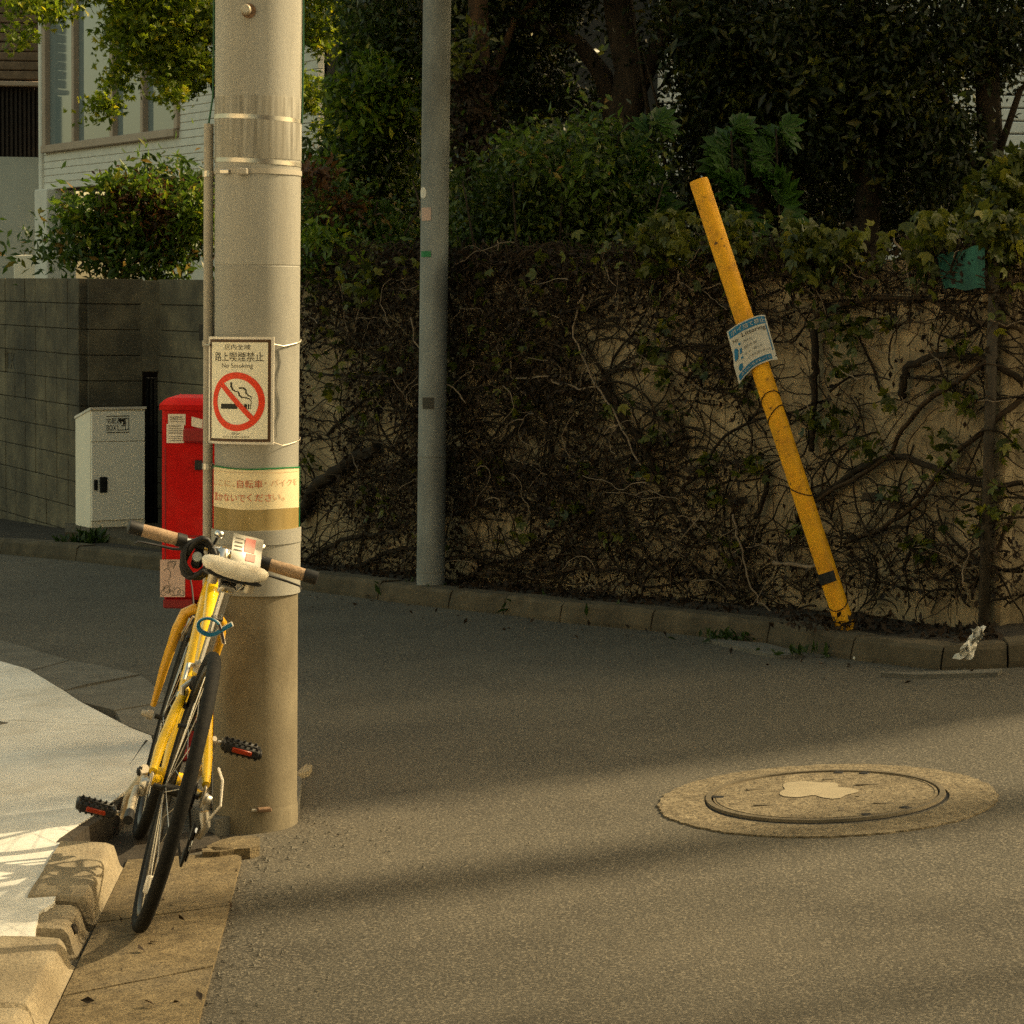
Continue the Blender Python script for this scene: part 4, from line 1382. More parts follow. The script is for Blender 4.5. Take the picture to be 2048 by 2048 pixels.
for u0, v0, u1, v1 in ((.180, .620, .184, .698), (.180, .620, .235, .624), (.180, .694, .258, .698), (.233, .620, .237, .698), (.254, .620, .258, .698), (.235, .620, .258, .624),
                       (.188, .676, .230, .692), (.196, .664, .206, .676), (.218, .655, .232, .680), (.206, .648, .236, .653)):
    rect(mb, u0, v0, u1, v1, fpn, 1)
mb.build('marking', 'ink', parc)

# ------------------------------------------------------------------ manhole
mc = gnd(1650, 1593)
Rt = Matrix.Rotation(-math.atan(SLOPE), 3, 'Y')
man = thing('manhole', 'round worn manhole cover set in a rough concrete collar in the road', 'manhole cover', mc)
def disc(r0, r1, z0, z1, n=48, jag=0.0, cen=mc, seed=3):
    rr = random.Random(seed)
    mm = MB()
    jj = [1 + rr.uniform(-jag, jag) for _ in range(n)]
    def ring(r, z, j=False):
        return [cen + Rt @ Vector((r * (jj[k] if j else 1) * math.cos(2 * math.pi * k / n), r * (jj[k] if j else 1) * math.sin(2 * math.pi * k / n), z)) for k in range(n)]
    if r0 > 0:
        mm.loft([ring(r0, z0), ring(r0, z1), ring(r1 - .004, z1, True), ring(r1, z0, True)], cap=False)
    else:
        mm.loft([ring(r1, z0, True), ring(r1 - .002, z1, True)])
    return mm
cc = gnd(1653, 1599)
disc(0.338, 0.472, -0.02, 0.005, 150, 0.011, cc).build('concrete_collar', 'cover_iron', man)
disc(0.318, 0.337, -0.02, 0.009, 64).build('frame_ring', 'cover_ring', man)
disc(0.0, 0.314, -0.02, 0.0065, 64).build('cover', 'cover_iron', man)
disc(0.304, 0.309, -0.02, 0.0082, 64).build('inner_ring', 'cover_ring', man)
disc(0.0, 0.345, -0.03, 0.001, 48).build('frame_bed', 'black', man)
wp = mc + Vector((-0.02, 0.06, 0))
mb = MB()
rr = random.Random(11)
n = 64
ph_ = [rr.uniform(0, 6) for _ in range(6)]
def blob(t):
    return 1 + sum(.15 / (1 + j * .35) * math.sin((j + 2) * t + ph_[j]) for j in range(6)) + rr.uniform(-.02, .02)
pts_ = [wp + Rt @ Vector((0.095 * blob(t) * math.cos(t), 0.12 * blob(t) * math.sin(t), 0.0071)) for t in [2 * math.pi * k / n for k in range(n)]]
mb.add([wp + Rt @ Vector((0, 0, 0.0071))] + pts_, [(0, k + 1, (k + 1) % n + 1) for k in range(n)])
mb.build('worn_patch', 'cover_worn', man)
for a in (172, 75, 60, 285, 310):
    p = mc + Rt @ Vector((0.300 * math.cos(math.radians(a)), 0.300 * math.sin(math.radians(a)), 0.0055))
    MB().box(p, (0.034, 0.026, 0.005), Matrix.Rotation(math.radians(a), 3, 'Z'), 0.001).build('key_slot', 'black', man)
for dx, dy, w, a in ((-.17, .12, .08, .3), (.16, .10, .12, .1), (-.16, -.10, .10, .05), (.15, -.16, .07, -.2), (.02, -.2, .05, 1.4), (.05, .2, .06, .1), (.1, -.04, .05, .8)):
    p = mc + Rt @ Vector((dx, dy, 0.0062))
    MB().box(p, (w, 0.014, 0.003), Matrix.Rotation(a, 3, 'Z'), 0.0005).build('scar', 'cover_ring', man)

# ------------------------------------------------------------------ litter
lp = gnd(1940, 1300, 0.10)
mb = MB()
rr = random.Random(21)
A = at(1950, 1262, lp.y + 0.02)
def crumple(c, w, h, seed, slx):
    r2 = random.Random(seed)
    pts = {}
    m = MB()
    m.grid(lambda a, b: c + Vector(((a - .5) * w + slx * (b - .5) + r2.uniform(-.008, .008), r2.uniform(-.025, .025), (b - .5) * h + r2.uniform(-.008, .008))), 5, 5)
    return m
bag = thing('torn_bag', 'crumpled torn white plastic scrap lying on the far kerb', 'litter', at(1940, 1305, lp.y - 0.03))
crumple(at(1953, 1270, lp.y), 0.045, 0.055, 3, 0.02).build('upper_scrap', 'litter_white', bag)
crumple(at(1934, 1300, lp.y - 0.04), 0.055, 0.055, 8, 0.03).build('lower_scrap', 'litter_white', bag)
tag(MB().ell(gnd(1712, 1316, 0.008), (0.012, 0.009, 0.009), 8, 6).build('pebble', 'litter_white', None, True), 'small white pebble lying at the foot of the far kerb', 'pebble')

# ------------------------------------------------------------------ bicycle (local: X forward, Y left, Z up, origin at rear contact)
rc = gnd(273, 1858, 0.018)
fc = rc + Vector((-0.155, 1.0, 0))
WB = 1.01
RW = 0.338
yaw = math.atan2(fc.y - rc.y, fc.x - rc.x)
LEAN = math.radians(15.7)
bike = thing('bicycle', 'yellow bicycle with white saddle leaning against the concrete pole', 'bicycle', rc)
# keep the front wheel on the gutter as well: the gutter falls to the left
fz_ = road_z(rc.x + math.cos(yaw) * WB) + 0.018 - rc.z
bike.rotation_mode = 'XYZ'
bike.matrix_world = Matrix.Translation(rc) @ Matrix.Rotation(yaw, 4, 'Z') @ Matrix.Rotation(-math.atan(fz_ / WB), 4, 'Y') @ Matrix.Rotation(LEAN, 4, 'X')

def bp(mb_, name, m, parent=bike, smooth=True, angle=40):
    return mb_.build(name, m, parent, smooth, local=True, angle=angle)

def wheel(name, cx, hub_w, steer=0.0):
    c = Vector((cx, 0, RW))
    root = bpy.data.objects.new(name, None)
    COL.objects.link(root)
    root.parent = bike
    def torus(R, r, nm, m, par, sy=1.0, n=56, k=10):
        mm = MB()
        rings = []
        for i in range(n):
            a = 2 * math.pi * i / n
            d = Vector((math.cos(a), 0, math.sin(a)))
            rings.append([c + d * (R + r * math.cos(t)) + Vector((0, r * sy * math.sin(t), 0)) for t in [2 * math.pi * j / k for j in range(k)]])
        mm.loft(rings + [rings[0]], cap=False)
        return bp(mm, nm, m, par)
    torus(RW - 0.0165, 0.0165, 'tyre', 'rubber', root)
    torus(RW - 0.040, 0.0085, 'rim', 'dark_rim', root, 1.3)
    hub = bp(MB().tube([c + Vector((0, -hub_w, 0)), c + Vector((0, -hub_w * .55, 0)), c + Vector((0, -hub_w * .5, 0)), c + Vector((0, hub_w * .5, 0)), c + Vector((0, hub_w * .55, 0)), c + Vector((0, hub_w, 0))], [.007, .007, .014, .014, .007, .007], 14), 'hub', 'dark_rim', root)
    mm = MB()
    for i in range(28):
        a = 2 * math.pi * i / 28
        a2 = a + (0.5 if i % 4 < 2 else -0.5)
        s_ = 1 if i % 2 else -1
        p0 = c + Vector((math.cos(a2) * .019, s_ * hub_w * .48, math.sin(a2) * .019))
        p1 = c + Vector((math.cos(a) * (RW - .045), 0, math.sin(a) * (RW - .045)))
        mm.tube([p0, p1], 0.0011, 4)
    bp(mm, 'spokes', 'steel', root)['kind'] = 'stuff'
    return root

rear = wheel('rear_wheel', 0.0, 0.055)
front = wheel('front_wheel', WB, 0.045)
mm = MB()
for k, (r, y) in enumerate(((.058, -.024), (.052, -.029), (.045, -.034), (.038, -.039), (.031, -.044))):
    n = 24
    mm.loft([[Vector((r * (1 + .05 * (i % 2)) * math.cos(2 * math.pi * i / n), y + dy, RW + r * (1 + .05 * (i % 2)) * math.sin(2 * math.pi * i / n))) for i in range(n)] for dy in (-.001, .001)])
bp(mm, 'cassette', 'black', rear, False)
bp(MB().box((-0.02, 0.0, RW - 0.225), (0.012, 0.024, 0.045), None, 0.004), 'spoke_reflector', 'sign_edge', rear)

BB = Vector((0.430, 0, 0.285))
ST = Vector((0.345, 0, 0.575))          # seat cluster
SD = (ST - BB).normalized()
SAD = BB + SD * 0.598
HT = Vector((0.80, 0, 0.780))          # head tube top
HB_ = Vector((0.835, 0, 0.685))
AX = Vector((WB, 0, RW))
RAX = Vector((0, 0, RW))

fr = bpy.data.objects.new('frame', None)
COL.objects.link(fr)
fr.parent = bike
bp(MB().tube([BB - SD * 0.01, BB.lerp(ST, .5), ST + SD * 0.02], [.0165, .0165, .0175], 14), 'seat_tube', 'bike_yellow', fr)
bp(MB().tube([HB_ + Vector((-.004, 0, .030)), HB_.lerp(BB, .5), BB + (HB_ - BB) * .03], [.0275, .0265, .023], 14, flat=(0.95, 1.10)), 'down_tube', 'bike_yellow', fr)
bp(MB().tube([HT + Vector((.01, 0, -.028)), HT.lerp(ST, .5) + Vector((0, 0, .0)), ST + Vector((.01, 0, -.012))], [.021, .019, .018], 14), 'top_tube', 'bike_yellow', fr)
bp(MB().tube([HT, HB_], [.0265, .0265], 16), 'head_tube', 'bike_yellow', fr)
bp(MB().tube([HT + (HT - HB_).normalized() * .0, HT + (HT - HB_).normalized() * .016], [.0245, .022], 16), 'headset_cup', 'black', fr)
bp(MB().tube([BB + Vector((0, .036, 0)), BB - Vector((0, .036, 0))], .022, 16), 'bottom_bracket', 'bike_yellow', fr)
for s_ in (1, -1):
    stay = [ST + Vector((-.01, s_ * .017, -.02)), ST.lerp(RAX, .35) + Vector((0, s_ * .040, 0)), ST.lerp(RAX, .7) + Vector((0, s_ * .058, 0)), RAX + Vector((.012, s_ * .064, .03))]
    bp(MB().tube(stay, [.011, .0125, .0125, .010], 12), 'seat_stay', 'bike_yellow', fr)
    cst = [BB + Vector((-.02, s_ * .020, -.004)), BB.lerp(RAX, .3) + Vector((0, s_ * .034, 0)), BB.lerp(RAX, .7) + Vector((0, s_ * .056, 0)), RAX + Vector((.03, s_ * .064, 0))]
    bp(MB().tube(cst, [.011, .0115, .011, .0085], 12), 'chain_stay', 'bike_yellow', fr)
    bp(MB().box(RAX + Vector((.008, s_ * .064, .004)), (.05, .006, .052), None, .002), 'dropout', 'worn_alloy', fr)
    nut = bp(MB().lathe([(.0, .018), (.010, .018), (.012, .010), (.016, .006), (.016, .0), (0, 0)], RAX + Vector((0, s_ * .067, 0)), 12, (0, s_, 0)), 'axle_nut', 'steel', fr)
bp(MB().tube([RAX + Vector((.13, -.03, .13)), RAX + Vector((.125, 0, .135)), RAX + Vector((.13, .03, .13))], .006, 8), 'stay_bridge', 'black', fr)
# rear brake and black bridge over the tyre
br = bpy.data.objects.new('rear_brake', None)
COL.objects.link(br)
br.parent = bike
bc = ST.lerp(RAX, 0.12) + Vector((-0.035, 0, 0.01))
bp(MB().box(bc, (.03, .045, .035), None, .006), 'caliper', 'black', br)
for s_ in (1, -1):
    bp(MB().tube([bc + Vector((0, s_ * .015, .01)), bc + Vector((-.01, s_ * .036, -.015)), bc + Vector((-.006, s_ * .028, -.055))], [.007, .007, .006], 8), 'arm', 'steel' if s_ > 0 else 'black', br)
    bp(MB().box(bc + Vector((-.002, s_ * .020, -.058)), (.045, .012, .012), None, .003), 'brake_pad', 'black', br)
# seat post, clamp, saddle
sp_ = bp(MB().tube([ST - SD * .06, ST + SD * .1, SAD - SD * .05], .0138, 14), 'seat_post', 'chrome')
bp(MB().tube([ST + SD * .004, ST + SD * .026], .0205, 14), 'clamp', 'worn_alloy', sp_)
bp(MB().tube([ST + SD * .015 + Vector((0, .02, 0)), ST + SD * .015 + Vector((-.015, .034, .0)), ST + Vector((-.06, .036, -.02))], [.006, .007, .005], 8), 'quick_release', 'chrome', sp_)
bp(MB().tube([ST + SD * .15, ST + SD * .156], .0155, 12), 'o_ring', 'black', sp_)
bp(MB().lathe([(.017, -.02), (.019, -.015), (.019, .015), (.017, .02)], SAD - SD * .055, 12, (0, 1, 0), True), 'seat_clamp', 'chrome', sp_)
sad = bpy.data.objects.new('saddle', None)
COL.objects.link(sad)
sad.parent = bike
prof = [(-.130, .055, .004, .026), (-.122, .074, .008, .032), (-.09, .083, .008, .038), (-.05, .076, .003, .038), (-.01, .052, -.002, .034), (.04, .032, -.004, .030), (.09, .022, -.004, .026), (.125, .018, -.008, .020), (.135, .008, -.012, .010)]
mm = MB()
rings = []
for (x, w, dz, h) in prof:
    ring = []
    for k in range(18):
        t = 2 * math.pi * k / 18
        yy = w * math.copysign(abs(math.cos(t)) ** 0.75, math.cos(t))
        zz2 = h * 0.62 * math.sin(t) if math.sin(t) > 0 else h * 0.85 * math.sin(t)
        dip = -0.012 * (1 - abs(yy) / w) if math.sin(t) > 0.3 else 0
        ring.append(SAD + Vector((x, yy, dz + zz2 + dip)))
    rings.append(ring)
mm.loft(rings)
bp(mm, 'cover', 'saddle_white', sad, angle=80)
mm = MB()
mm.loft([[SAD + Vector((x, w * .9 * math.cos(t), dz - h * .72 + .010 * math.sin(t))) for t in [2 * math.pi * k / 14 for k in range(14)]] for (x, w, dz, h) in prof[1:-1]])
bp(mm, 'underside', 'black', sad)
for s_ in (1, -1):
    bp(MB().tube([SAD + Vector((-.10, s_ * .03, -.026)), SAD + Vector((-.06, s_ * .022, -.050)), SAD + Vector((.03, s_ * .018, -.050)), SAD + Vector((.11, s_ * .008, -.024))], .0035, 8), 'rail', 'chrome', sad)
    bp(MB().tube([SAD + Vector((-.10, s_ * .045, -.02)), SAD + Vector((-.095, s_ * .045, -.042))], .012, 10), 'spring_bump', 'worn_alloy', sad)
# fork
fk_ = bpy.data.objects.new('fork', None)
COL.objects.link(fk_)
fk_.parent = bike
HD = (HB_ - HT).normalized()
cr0 = HB_ + HD * .02
bp(MB().tube([HB_ - HD * .005, cr0 + HD * .012], .021, 14), 'crown', 'fork_yellow', fk_)
for s_ in (1, -1):
    leg = [cr0 + Vector((0, s_ * .004, .0)), cr0 + Vector((.002, s_ * .030, .004)), cr0 + Vector((.008, s_ * .050, -.014)), cr0 + Vector((.02, s_ * .058, -.06)), cr0.lerp(AX, .55) + Vector((-.006, s_ * .060, 0)), AX + Vector((-.012, s_ * .057, .03))]
    bp(MB().tube(leg, [.013, .0145, .015, .0145, .0125, .008], 12), 'leg', 'fork_yellow', fk_)
    bp(MB().lathe([(0, .026), (.009, .026), (.010, .012), (.014, .01), (.014, -.006), (0, -.006)], AX + Vector((0, s_ * .056, 0)), 12, (0, s_, 0)), 'axle_nut', 'worn_alloy' if s_ > 0 else 'black', fk_)
# front brake arms (white cable end shows at the crown)
fb = bpy.data.objects.new('front_brake', None)
COL.objects.link(fb)
fb.parent = bike
for s_ in (1, -1):
    bp(MB().tube([cr0 + Vector((.05, s_ * .030, -.03)), cr0 + Vector((.05, s_ * .040, -.09)), cr0 + Vector((.03, s_ * .024, -.02))], [.006, .007, .005], 8), 'arm', 'steel', fb)
    bp(MB().box(cr0 + Vector((.055, s_ * .022, -.085)), (.05, .012, .012), None, .003), 'brake_pad', 'black', fb)
# stem and handlebar
stem_t = HT + (HT - HB_).normalized() * .052
bar_c = stem_t + Vector((.035, 0, .012))
stem = bp(MB().tube([HT, stem_t, stem_t + Vector((.01, 0, .008)), bar_c], [.013, .015, .017, .016], 14), 'stem', 'chrome')
HW = 0.240
hb = bp(MB().tube([bar_c + Vector((-.030, HW, .0)), bar_c + Vector((-.012, .12, .0)), bar_c + Vector((0, .05, 0)), bar_c + Vector((0, -.05, 0)), bar_c + Vector((-.012, -.12, .0)), bar_c + Vector((-.030, -HW, .0))], .0125, 14), 'handlebar', 'chrome')
for s_ in (1, -1):
    e0, e1 = bar_c + Vector((-.015, s_ * .125, 0)), bar_c + Vector((-.032, s_ * (HW + .004), 0))
    d = (e1 - e0).normalized()
    bp(MB().tube([e0, e0 + d * .006, e0.lerp(e1, .5), e1 - d * .022, e1 - d * .02], [.015, .0168, .0178, .0168, .0165], 14), 'grip', 'cork', hb)
    bp(MB().tube([e1 - d * .022, e1 - d * .018, e1 + d * .014, e1 + d * .016], [.0172, .0185, .0185, .012], 14), 'grip_end', 'black', hb)
    bp(MB().tube([e0 - d * .022, e0 + d * .003], [.0185, .0190], 14), 'grip_collar', 'black', hb)
    lv = bpy.data.objects.new('brake_lever', None)
    COL.objects.link(lv)
    lv.parent = bike
    l0 = bar_c + Vector((-.006, s_ * .098, 0))
    bp(MB().box(l0 + Vector((.012, 0, -.016)), (.035, .034, .024), None, .006), 'bracket', 'black', lv)
    bp(MB().tube([l0 + Vector((.03, s_ * -.005, -.022)), l0 + Vector((.045, s_ * .03, -.032)), l0 + Vector((.035, s_ * .09, -.034)), l0 + Vector((.022, s_ * .125, -.036)), l0 + Vector((.018, s_ * .132, -.044))], [.006, .0065, .0055, .0045, .004], 8, flat=(1.0, .6)), 'blade', 'black', lv)
# bell and headlamp side of the bar
bell = bp(MB().ell(bar_c + Vector((-.005, .022, .042)), (.014, .014, .012), 12, 8), 'bell', 'chrome')
bp(MB().tube([bar_c + Vector((0, .03, .008)), bar_c + Vector((-.003, .025, .034))], .004, 6), 'bracket', 'black', bell)
bp(MB().lathe([(.0125, -.012), (.019, -.012), (.019, .012), (.0125, .012)], bar_c + Vector((0, .062, 0)), 14, (0.05, 1, 0)), 'bar_clamp', 'black', hb)
tw = bp(MB().lathe([(.0, .0), (.009, .0), (.010, .004), (.010, .02), (.007, .024), (.0, .024)], bar_c + Vector((-.01, -.085, .028)), 12, (.3, -.6, .6)), 'bar_knob', 'chrome')
# coiled cable lock hanging at the head
lock = MB()
lc = HT + Vector((-.01, .060, .028))
pts = []
for k in range(56):
    a = 2 * math.pi * k / 18
    rad = .050 + .006 * math.sin(k * .9)
    pts.append(lc + Vector((.012 * math.sin(k * .5), rad * .72 * math.cos(a) + .004 * (k / 18 - 1.5), rad * math.sin(a))))
lock.tube(pts, .0085, 8)
lo = lock.build('cable_lock', 'black', None, True, local=True)
lo.matrix_world = bike.matrix_world.copy()
tag(lo, 'black coiled cable lock hanging from the bicycle handlebar', 'bicycle lock')
lw = bp(MB().box(lc + Vector((.012, .0, -.004)), (.02, .03, .05), None, .008), 'lamp_housing', 'black', lo)
bp(MB().lathe([(0, .004), (.012, .003), (.014, .0), (0, 0)], lc + Vector((-.004, .004, .004)), 12, (-1, .2, .2)), 'lens', 'headlamp', lo)
# ticket in clear film tucked behind the saddle
tk = bpy.data.objects.new('ticket_pouch', None)
COL.objects.link(tk)
tag(tk, 'creased clear pouch with pink stamped slip tied on the bicycle handlebar', 'ticket')
tk.matrix_world = bike.matrix_world.copy()
tc = bar_c + Vector((-.075, -.055, .018))
ua, va = Vector((.10, -.93, .02)).normalized(), Vector((.50, .1, .86)).normalized()
r3 = random.Random(4)
wob = {}
def tkp(u, v, off=0.0):
    return tc + ua * u + va * v + Vector((-off + .006 * math.sin(u * 60) + .005 * math.sin(v * 75 + u * 20), 0, 0))
mm = MB()
mm.grid(lambda a, b: tkp(lerp(-.040, .042, a), lerp(-.030, .050, b)), 10, 10)
bp(mm, 'film', 'film_clear', tk, angle=None)
mm = MB()
for (u0, v0, u1, v1) in ((-.006, .004, .022, .044), (.000, -.020, .026, .001)):
    mm.grid(lambda a, b: tkp(lerp(u0, u1, a), lerp(v0, v1, b), .0018), 4, 4)
bp(mm, 'pink_print', 'pink_print', tk)
mm = MB()
for k in range(4):
    mm.grid(lambda a, b: tkp(lerp(-.034, -.012, a), .036 - .011 * k + .003 * b, .0018), 3, 1)
bp(mm, 'fine_print', 'ink_grey', tk)
# blue fish-shaped strap charm on the seat post
ch0 = ST + SD * .128 + Vector((-.020, .012, 0))
cu_, cv_ = Vector((0, -1, 0)), Vector((SD.x, 0, SD.z))
path = []
for k in range(30):
    t = -0.62 + (2 * math.pi - 1.5) * k / 29 + math.pi * 0.0
    path.append((.026 * math.cos(t + 0.95), .020 * math.sin(t + 0.95)))
fish = bpy.data.objects.new('fish_charm', None)
COL.objects.link(fish)
tag(fish, 'blue ribbon fish-shaped charm tied to the bicycle seat post', 'charm')
fish.matrix_world = bike.matrix_world.copy()
def fpth(P):
    return [ch0 + cu_ * (x + .004) + cv_ * y for x, y in P]
loop = []
for k in range(25):
    t = math.radians(40 + 280 * k / 24)
    loop.append((.027 * math.cos(t) - .006, .021 * math.sin(t)))
up_tail = [loop[-1]] + [(.030, .004), (.047, .024)]
dn_tail = [loop[0]] + [(.030, -.010), (.040, -.030)]
bp(MB().tube(fpth(loop + [(.031, .006), (.046, .022)]), .0062, 8, flat=(1, .6)), 'loop', 'fish_blue', fish)
bp(MB().tube(fpth([loop[0], (.026, -.004), (.040, -.031)]), .0058, 8, flat=(1, .6)), 'tail', 'fish_dark', fish)
bp(MB().tube([p + Vector((.004, 0, 0)) for p in fpth(loop + [(.031, .006), (.047, .023)])], .0085, 8, flat=(1, .5)), 'backing', 'sign_edge', fish)
bp(MB().tube([p + Vector((.004, 0, 0)) for p in fpth([loop[0], (.026, -.004), (.041, -.033)])], .0082, 8, flat=(1, .5)), 'backing', 'sign_edge', fish)

# cranks, chainring, chain, derailleur, pedals, kickstand
cs = bpy.data.objects.new('crankset', None)
COL.objects.link(cs)
cs.parent = bike
CA = math.radians(-128)                     # right arm points up and back, left arm down and forward
def arm(s_, ang):
    d = Vector((math.sin(ang), 0, -math.cos(ang)))
    a0 = BB + Vector((0, s_ * .062, 0))
    a1 = a0 + d * .168 + Vector((0, s_ * .016, 0))
    bp(MB().tube([a0 - d * .012, a0 + d * .02, a0.lerp(a1, .55) + Vector((0, s_ * .012, 0)), a1, a1 + d * .010], [.015, .0155, .0105, .0105, .008], 12, flat=(.75, 1.1)), 'crank_arm', 'worn_alloy', cs)
    bp(MB().lathe([(0, .012), (.006, .012), (.007, .010), (.012, .008), (.014, 0), (0, 0)], a0 + Vector((0, s_ * .006, 0)), 12, (0, s_, 0)), 'crank_bolt', 'black', cs)
    ped = bpy.data.objects.new('pedal', None)
    COL.objects.link(ped)
    ped.parent = bike
    p0 = a1 + Vector((0, s_ * .010, 0))
    bp(MB().tube([p0, p0 + Vector((0, s_ * .105, 0))], .006, 8), 'spindle', 'steel', ped)
    for xo in (-.036, .036):
        n = 8
        bp(MB().box(p0 + Vector((xo, s_ * .060, 0)), (.016, .094, .026), None, .006), 'side_bar', 'black', ped)
        mm = MB()
        for k in range(6):
            for zs in (-1, 1):
                mm.box(p0 + Vector((xo, s_ * (.022 + .015 * k), zs * .013)), (.012, .005, .005))
        bp(mm, 'grip_teeth', 'black', ped, False)
    for yo in (.014, .106):
        bp(MB().box(p0 + Vector((0, s_ * yo, 0)), (.082, .012, .022), None, .005), 'end_bar', 'black', ped)
    bp(MB().box(p0 + Vector((-.0445, s_ * .060, -.001)), (.006, .050, .012), None, .002), 'reflector', 'orange_reflector', ped)
    return p0
arm(1, math.radians(36))
arm(-1, math.radians(36 + 180))
mm = MB()
n = 44
for r0, r1 in ((.078, .088),):
    rings = [[BB + Vector((r * (1 + (.02 * (i % 2) if r > .08 else 0)) * math.cos(2 * math.pi * i / n), -.046 + y, r * math.sin(2 * math.pi * i / n))) for i in range(n)] for r, y in ((r0, -.0015), (r1, -.0015), (r1, .0015), (r0, .0015))]
    mm.loft(rings + [rings[0]], cap=False)
for k in range(5):
    a = 2 * math.pi * k / 5
    mm.tube([BB + Vector((0, -.05, 0)), BB + Vector((.08 * math.cos(a), -.046, .08 * math.sin(a)))], .007, 6)
bp(mm, 'chainring', 'black', cs, False)
dr = bpy.data.objects.new('rear_derailleur', None)
COL.objects.link(dr)
dr.parent = bike
d0 = RAX + Vector((.0, -.076, -.03))
bp(MB().tube([d0, d0 + Vector((.0, -.012, -.03)), d0 + Vector((.02, -.006, -.065))], [.012, .013, .010], 10), 'body', 'steel', dr)
for k, q_ in enumerate((d0 + Vector((.012, .012, -.055)), d0 + Vector((.045, .014, -.125)))):
    bp(MB().lathe([(.008, -.004), (.023, -.003), (.023, .003), (.008, .004)], q_, 14, (0, 1, 0), True), 'jockey_wheel', 'black', dr)
bp(MB().tube([d0 + Vector((.012, .004, -.05)), d0 + Vector((.046, .006, -.13))], .009, 8, flat=(.4, 1.3)), 'cage', 'chrome', dr)
bp(MB().tube([d0 + Vector((-.01, -.012, -.02)), d0 + Vector((-.04, -.03, .03)), d0 + Vector((-.02, -.02, .085)), d0 + Vector((.04, -.008, .10))], .0032, 6), 'cable', 'sign_edge', dr)
mm = MB()
def chain(pts):
    mm.tube(pts, .0035, 5, flat=(1, 1.4))
chain([RAX + Vector((.0, -.034, .047)), BB + Vector((0, -.046, .088)), BB + Vector((.06, -.046, .062)), BB + Vector((.088, -.046, 0)), BB + Vector((.06, -.046, -.062)), BB + Vector((0, -.046, -.088)), d0 + Vector((.05, .013, -.148)), d0 + Vector((.02, .013, -.115)), d0 + Vector((.034, .012, -.065)), RAX + Vector((.047, -.034, -.01))])
bp(mm, 'chain', 'rubber', dr)
ks = bpy.data.objects.new('kickstand', None)
COL.objects.link(ks)
ks.parent = bike
k0 = RAX + Vector((.03, .075, -.012))
bp(MB().box(k0, (.045, .020, .045), None, .006), 'bracket', 'worn_alloy', ks)
bp(MB().tube([k0 + Vector((.0, .012, -.01)), k0 + Vector((-.06, .018, -.03)), k0 + Vector((-.13, .020, -.045))], [.010, .009, .008], 10), 'leg', 'worn_alloy', ks)
bp(MB().tube([k0 + Vector((-.125, .020, -.044)), k0 + Vector((-.165, .021, -.055))], [.011, .012], 10), 'rubber_tip', 'black', ks)

for s_, nm in ((1, 'left'), (-1, 'right')):
    l0 = bar_c + Vector((.01, s_ * .085, -.015))
    pts = []
    for k in range(13):
        t = k / 12
        a = l0.lerp(HB_ + Vector((.02, s_ * .03, -.02)), t)
        pts.append(a + Vector((.10 * math.sin(math.pi * t), s_ * .02 * math.sin(math.pi * t), -.03 * math.sin(2 * math.pi * t))))
    bp(MB().tube(pts, .0026, 6), 'brake_cable', 'black')
gp = []
for k in range(15):
    t = k / 14
    a = (HB_ + Vector((-.02, -.022, 0))).lerp(BB + Vector((.02, -.020, .03)), t)
    gp.append(a + Vector((0, -.004, .004 * math.sin(t * 9))))
bp(MB().tube(gp, .0024, 6), 'gear_cable', 'black')
for t in (.25, .55):
    a = HB_.lerp(BB, t)
    bp(MB().tube([a + Vector((.004, 0, .005)), a + Vector((-.004, 0, -.005))], .0288, 14, flat=(.95, 1.10)), 'cable_clip', 'steel')
bp(MB().box(HB_.lerp(BB, .42) + Vector((-.012, .0, .018)), (.05, .012, .004), Matrix.Rotation(.85, 3, 'Y')), 'decal', 'sign_red')

# ------------------------------------------------------------------ creeper on the wall
rng = np.random.default_rng(31)
HOLES = [(655, 770, 42, 125), (640, 930, 45, 60), (940, 765, 22, 32), (1000, 860, 34, 40), (1050, 905, 60, 26), (1195, 690, 70, 60), (1290, 800, 60, 70), (660, 1060, 60, 40),
         (760, 870, 40, 35), (1000, 1060, 80, 40), (1120, 880, 28, 26), (1700, 700, 90, 70), (1560, 760, 60, 70), (1820, 850, 110, 70), (1650, 890, 60, 60),
         (1880, 900, 60, 70), (1740, 960, 80, 40), (1890, 1060, 60, 60), (1540, 960, 45, 55), (2015, 700, 30, 90), (2010, 900, 35, 80), (1330, 720, 40, 40), (1420, 860, 50, 60)]
def density(x, y):
    base = 1.0 if x < 1180 else (0.50 if x < 1480 else 0.30)
    if y > 1060:
        base = max(base * 0.75, 0.55)
    if y < 640:
        base = max(base, 0.8 if x < 1500 else 0.6)
    for hx, hy, rx, ry in HOLES:
        q_ = ((x - hx) / rx) ** 2 + ((y - hy) / ry) ** 2
        if q_ < 1:
            base *= 0.10 + 0.35 * q_
    return base

cre = thing('climbing_vine', 'bare tangled creeper with scattered green leaves spread over the plaster wall', 'creeper', WP[3] + Vector((0, -0.05, 0.1)))
def wpath(pts, off0=0.02, sub=4, jit=2.0):
    out = []
    for i in range(len(pts) - 1):
        for k in range(sub):
            t = k / sub
            p0 = pts[max(i - 1, 0)]
            p1, p2 = pts[i], pts[i + 1]
            p3 = pts[min(i + 2, len(pts) - 1)]
            q = [0.5 * ((2 * p1[j]) + (-p0[j] + p2[j]) * t + (2 * p0[j] - 5 * p1[j] + 4 * p2[j] - p3[j]) * t * t + (-p0[j] + 3 * p1[j] - 3 * p2[j] + p3[j]) * t ** 3) for j in (0, 1)]
            out.append((q[0] + rng.normal() * jit, q[1] + rng.normal() * jit))
    out.append(pts[-1])
    W = []
    for x, y in out:
        p = wall_hit(x, y, off0 + 0.012 * rng.random())
        if p is not None:
            W.append(p)
    return W
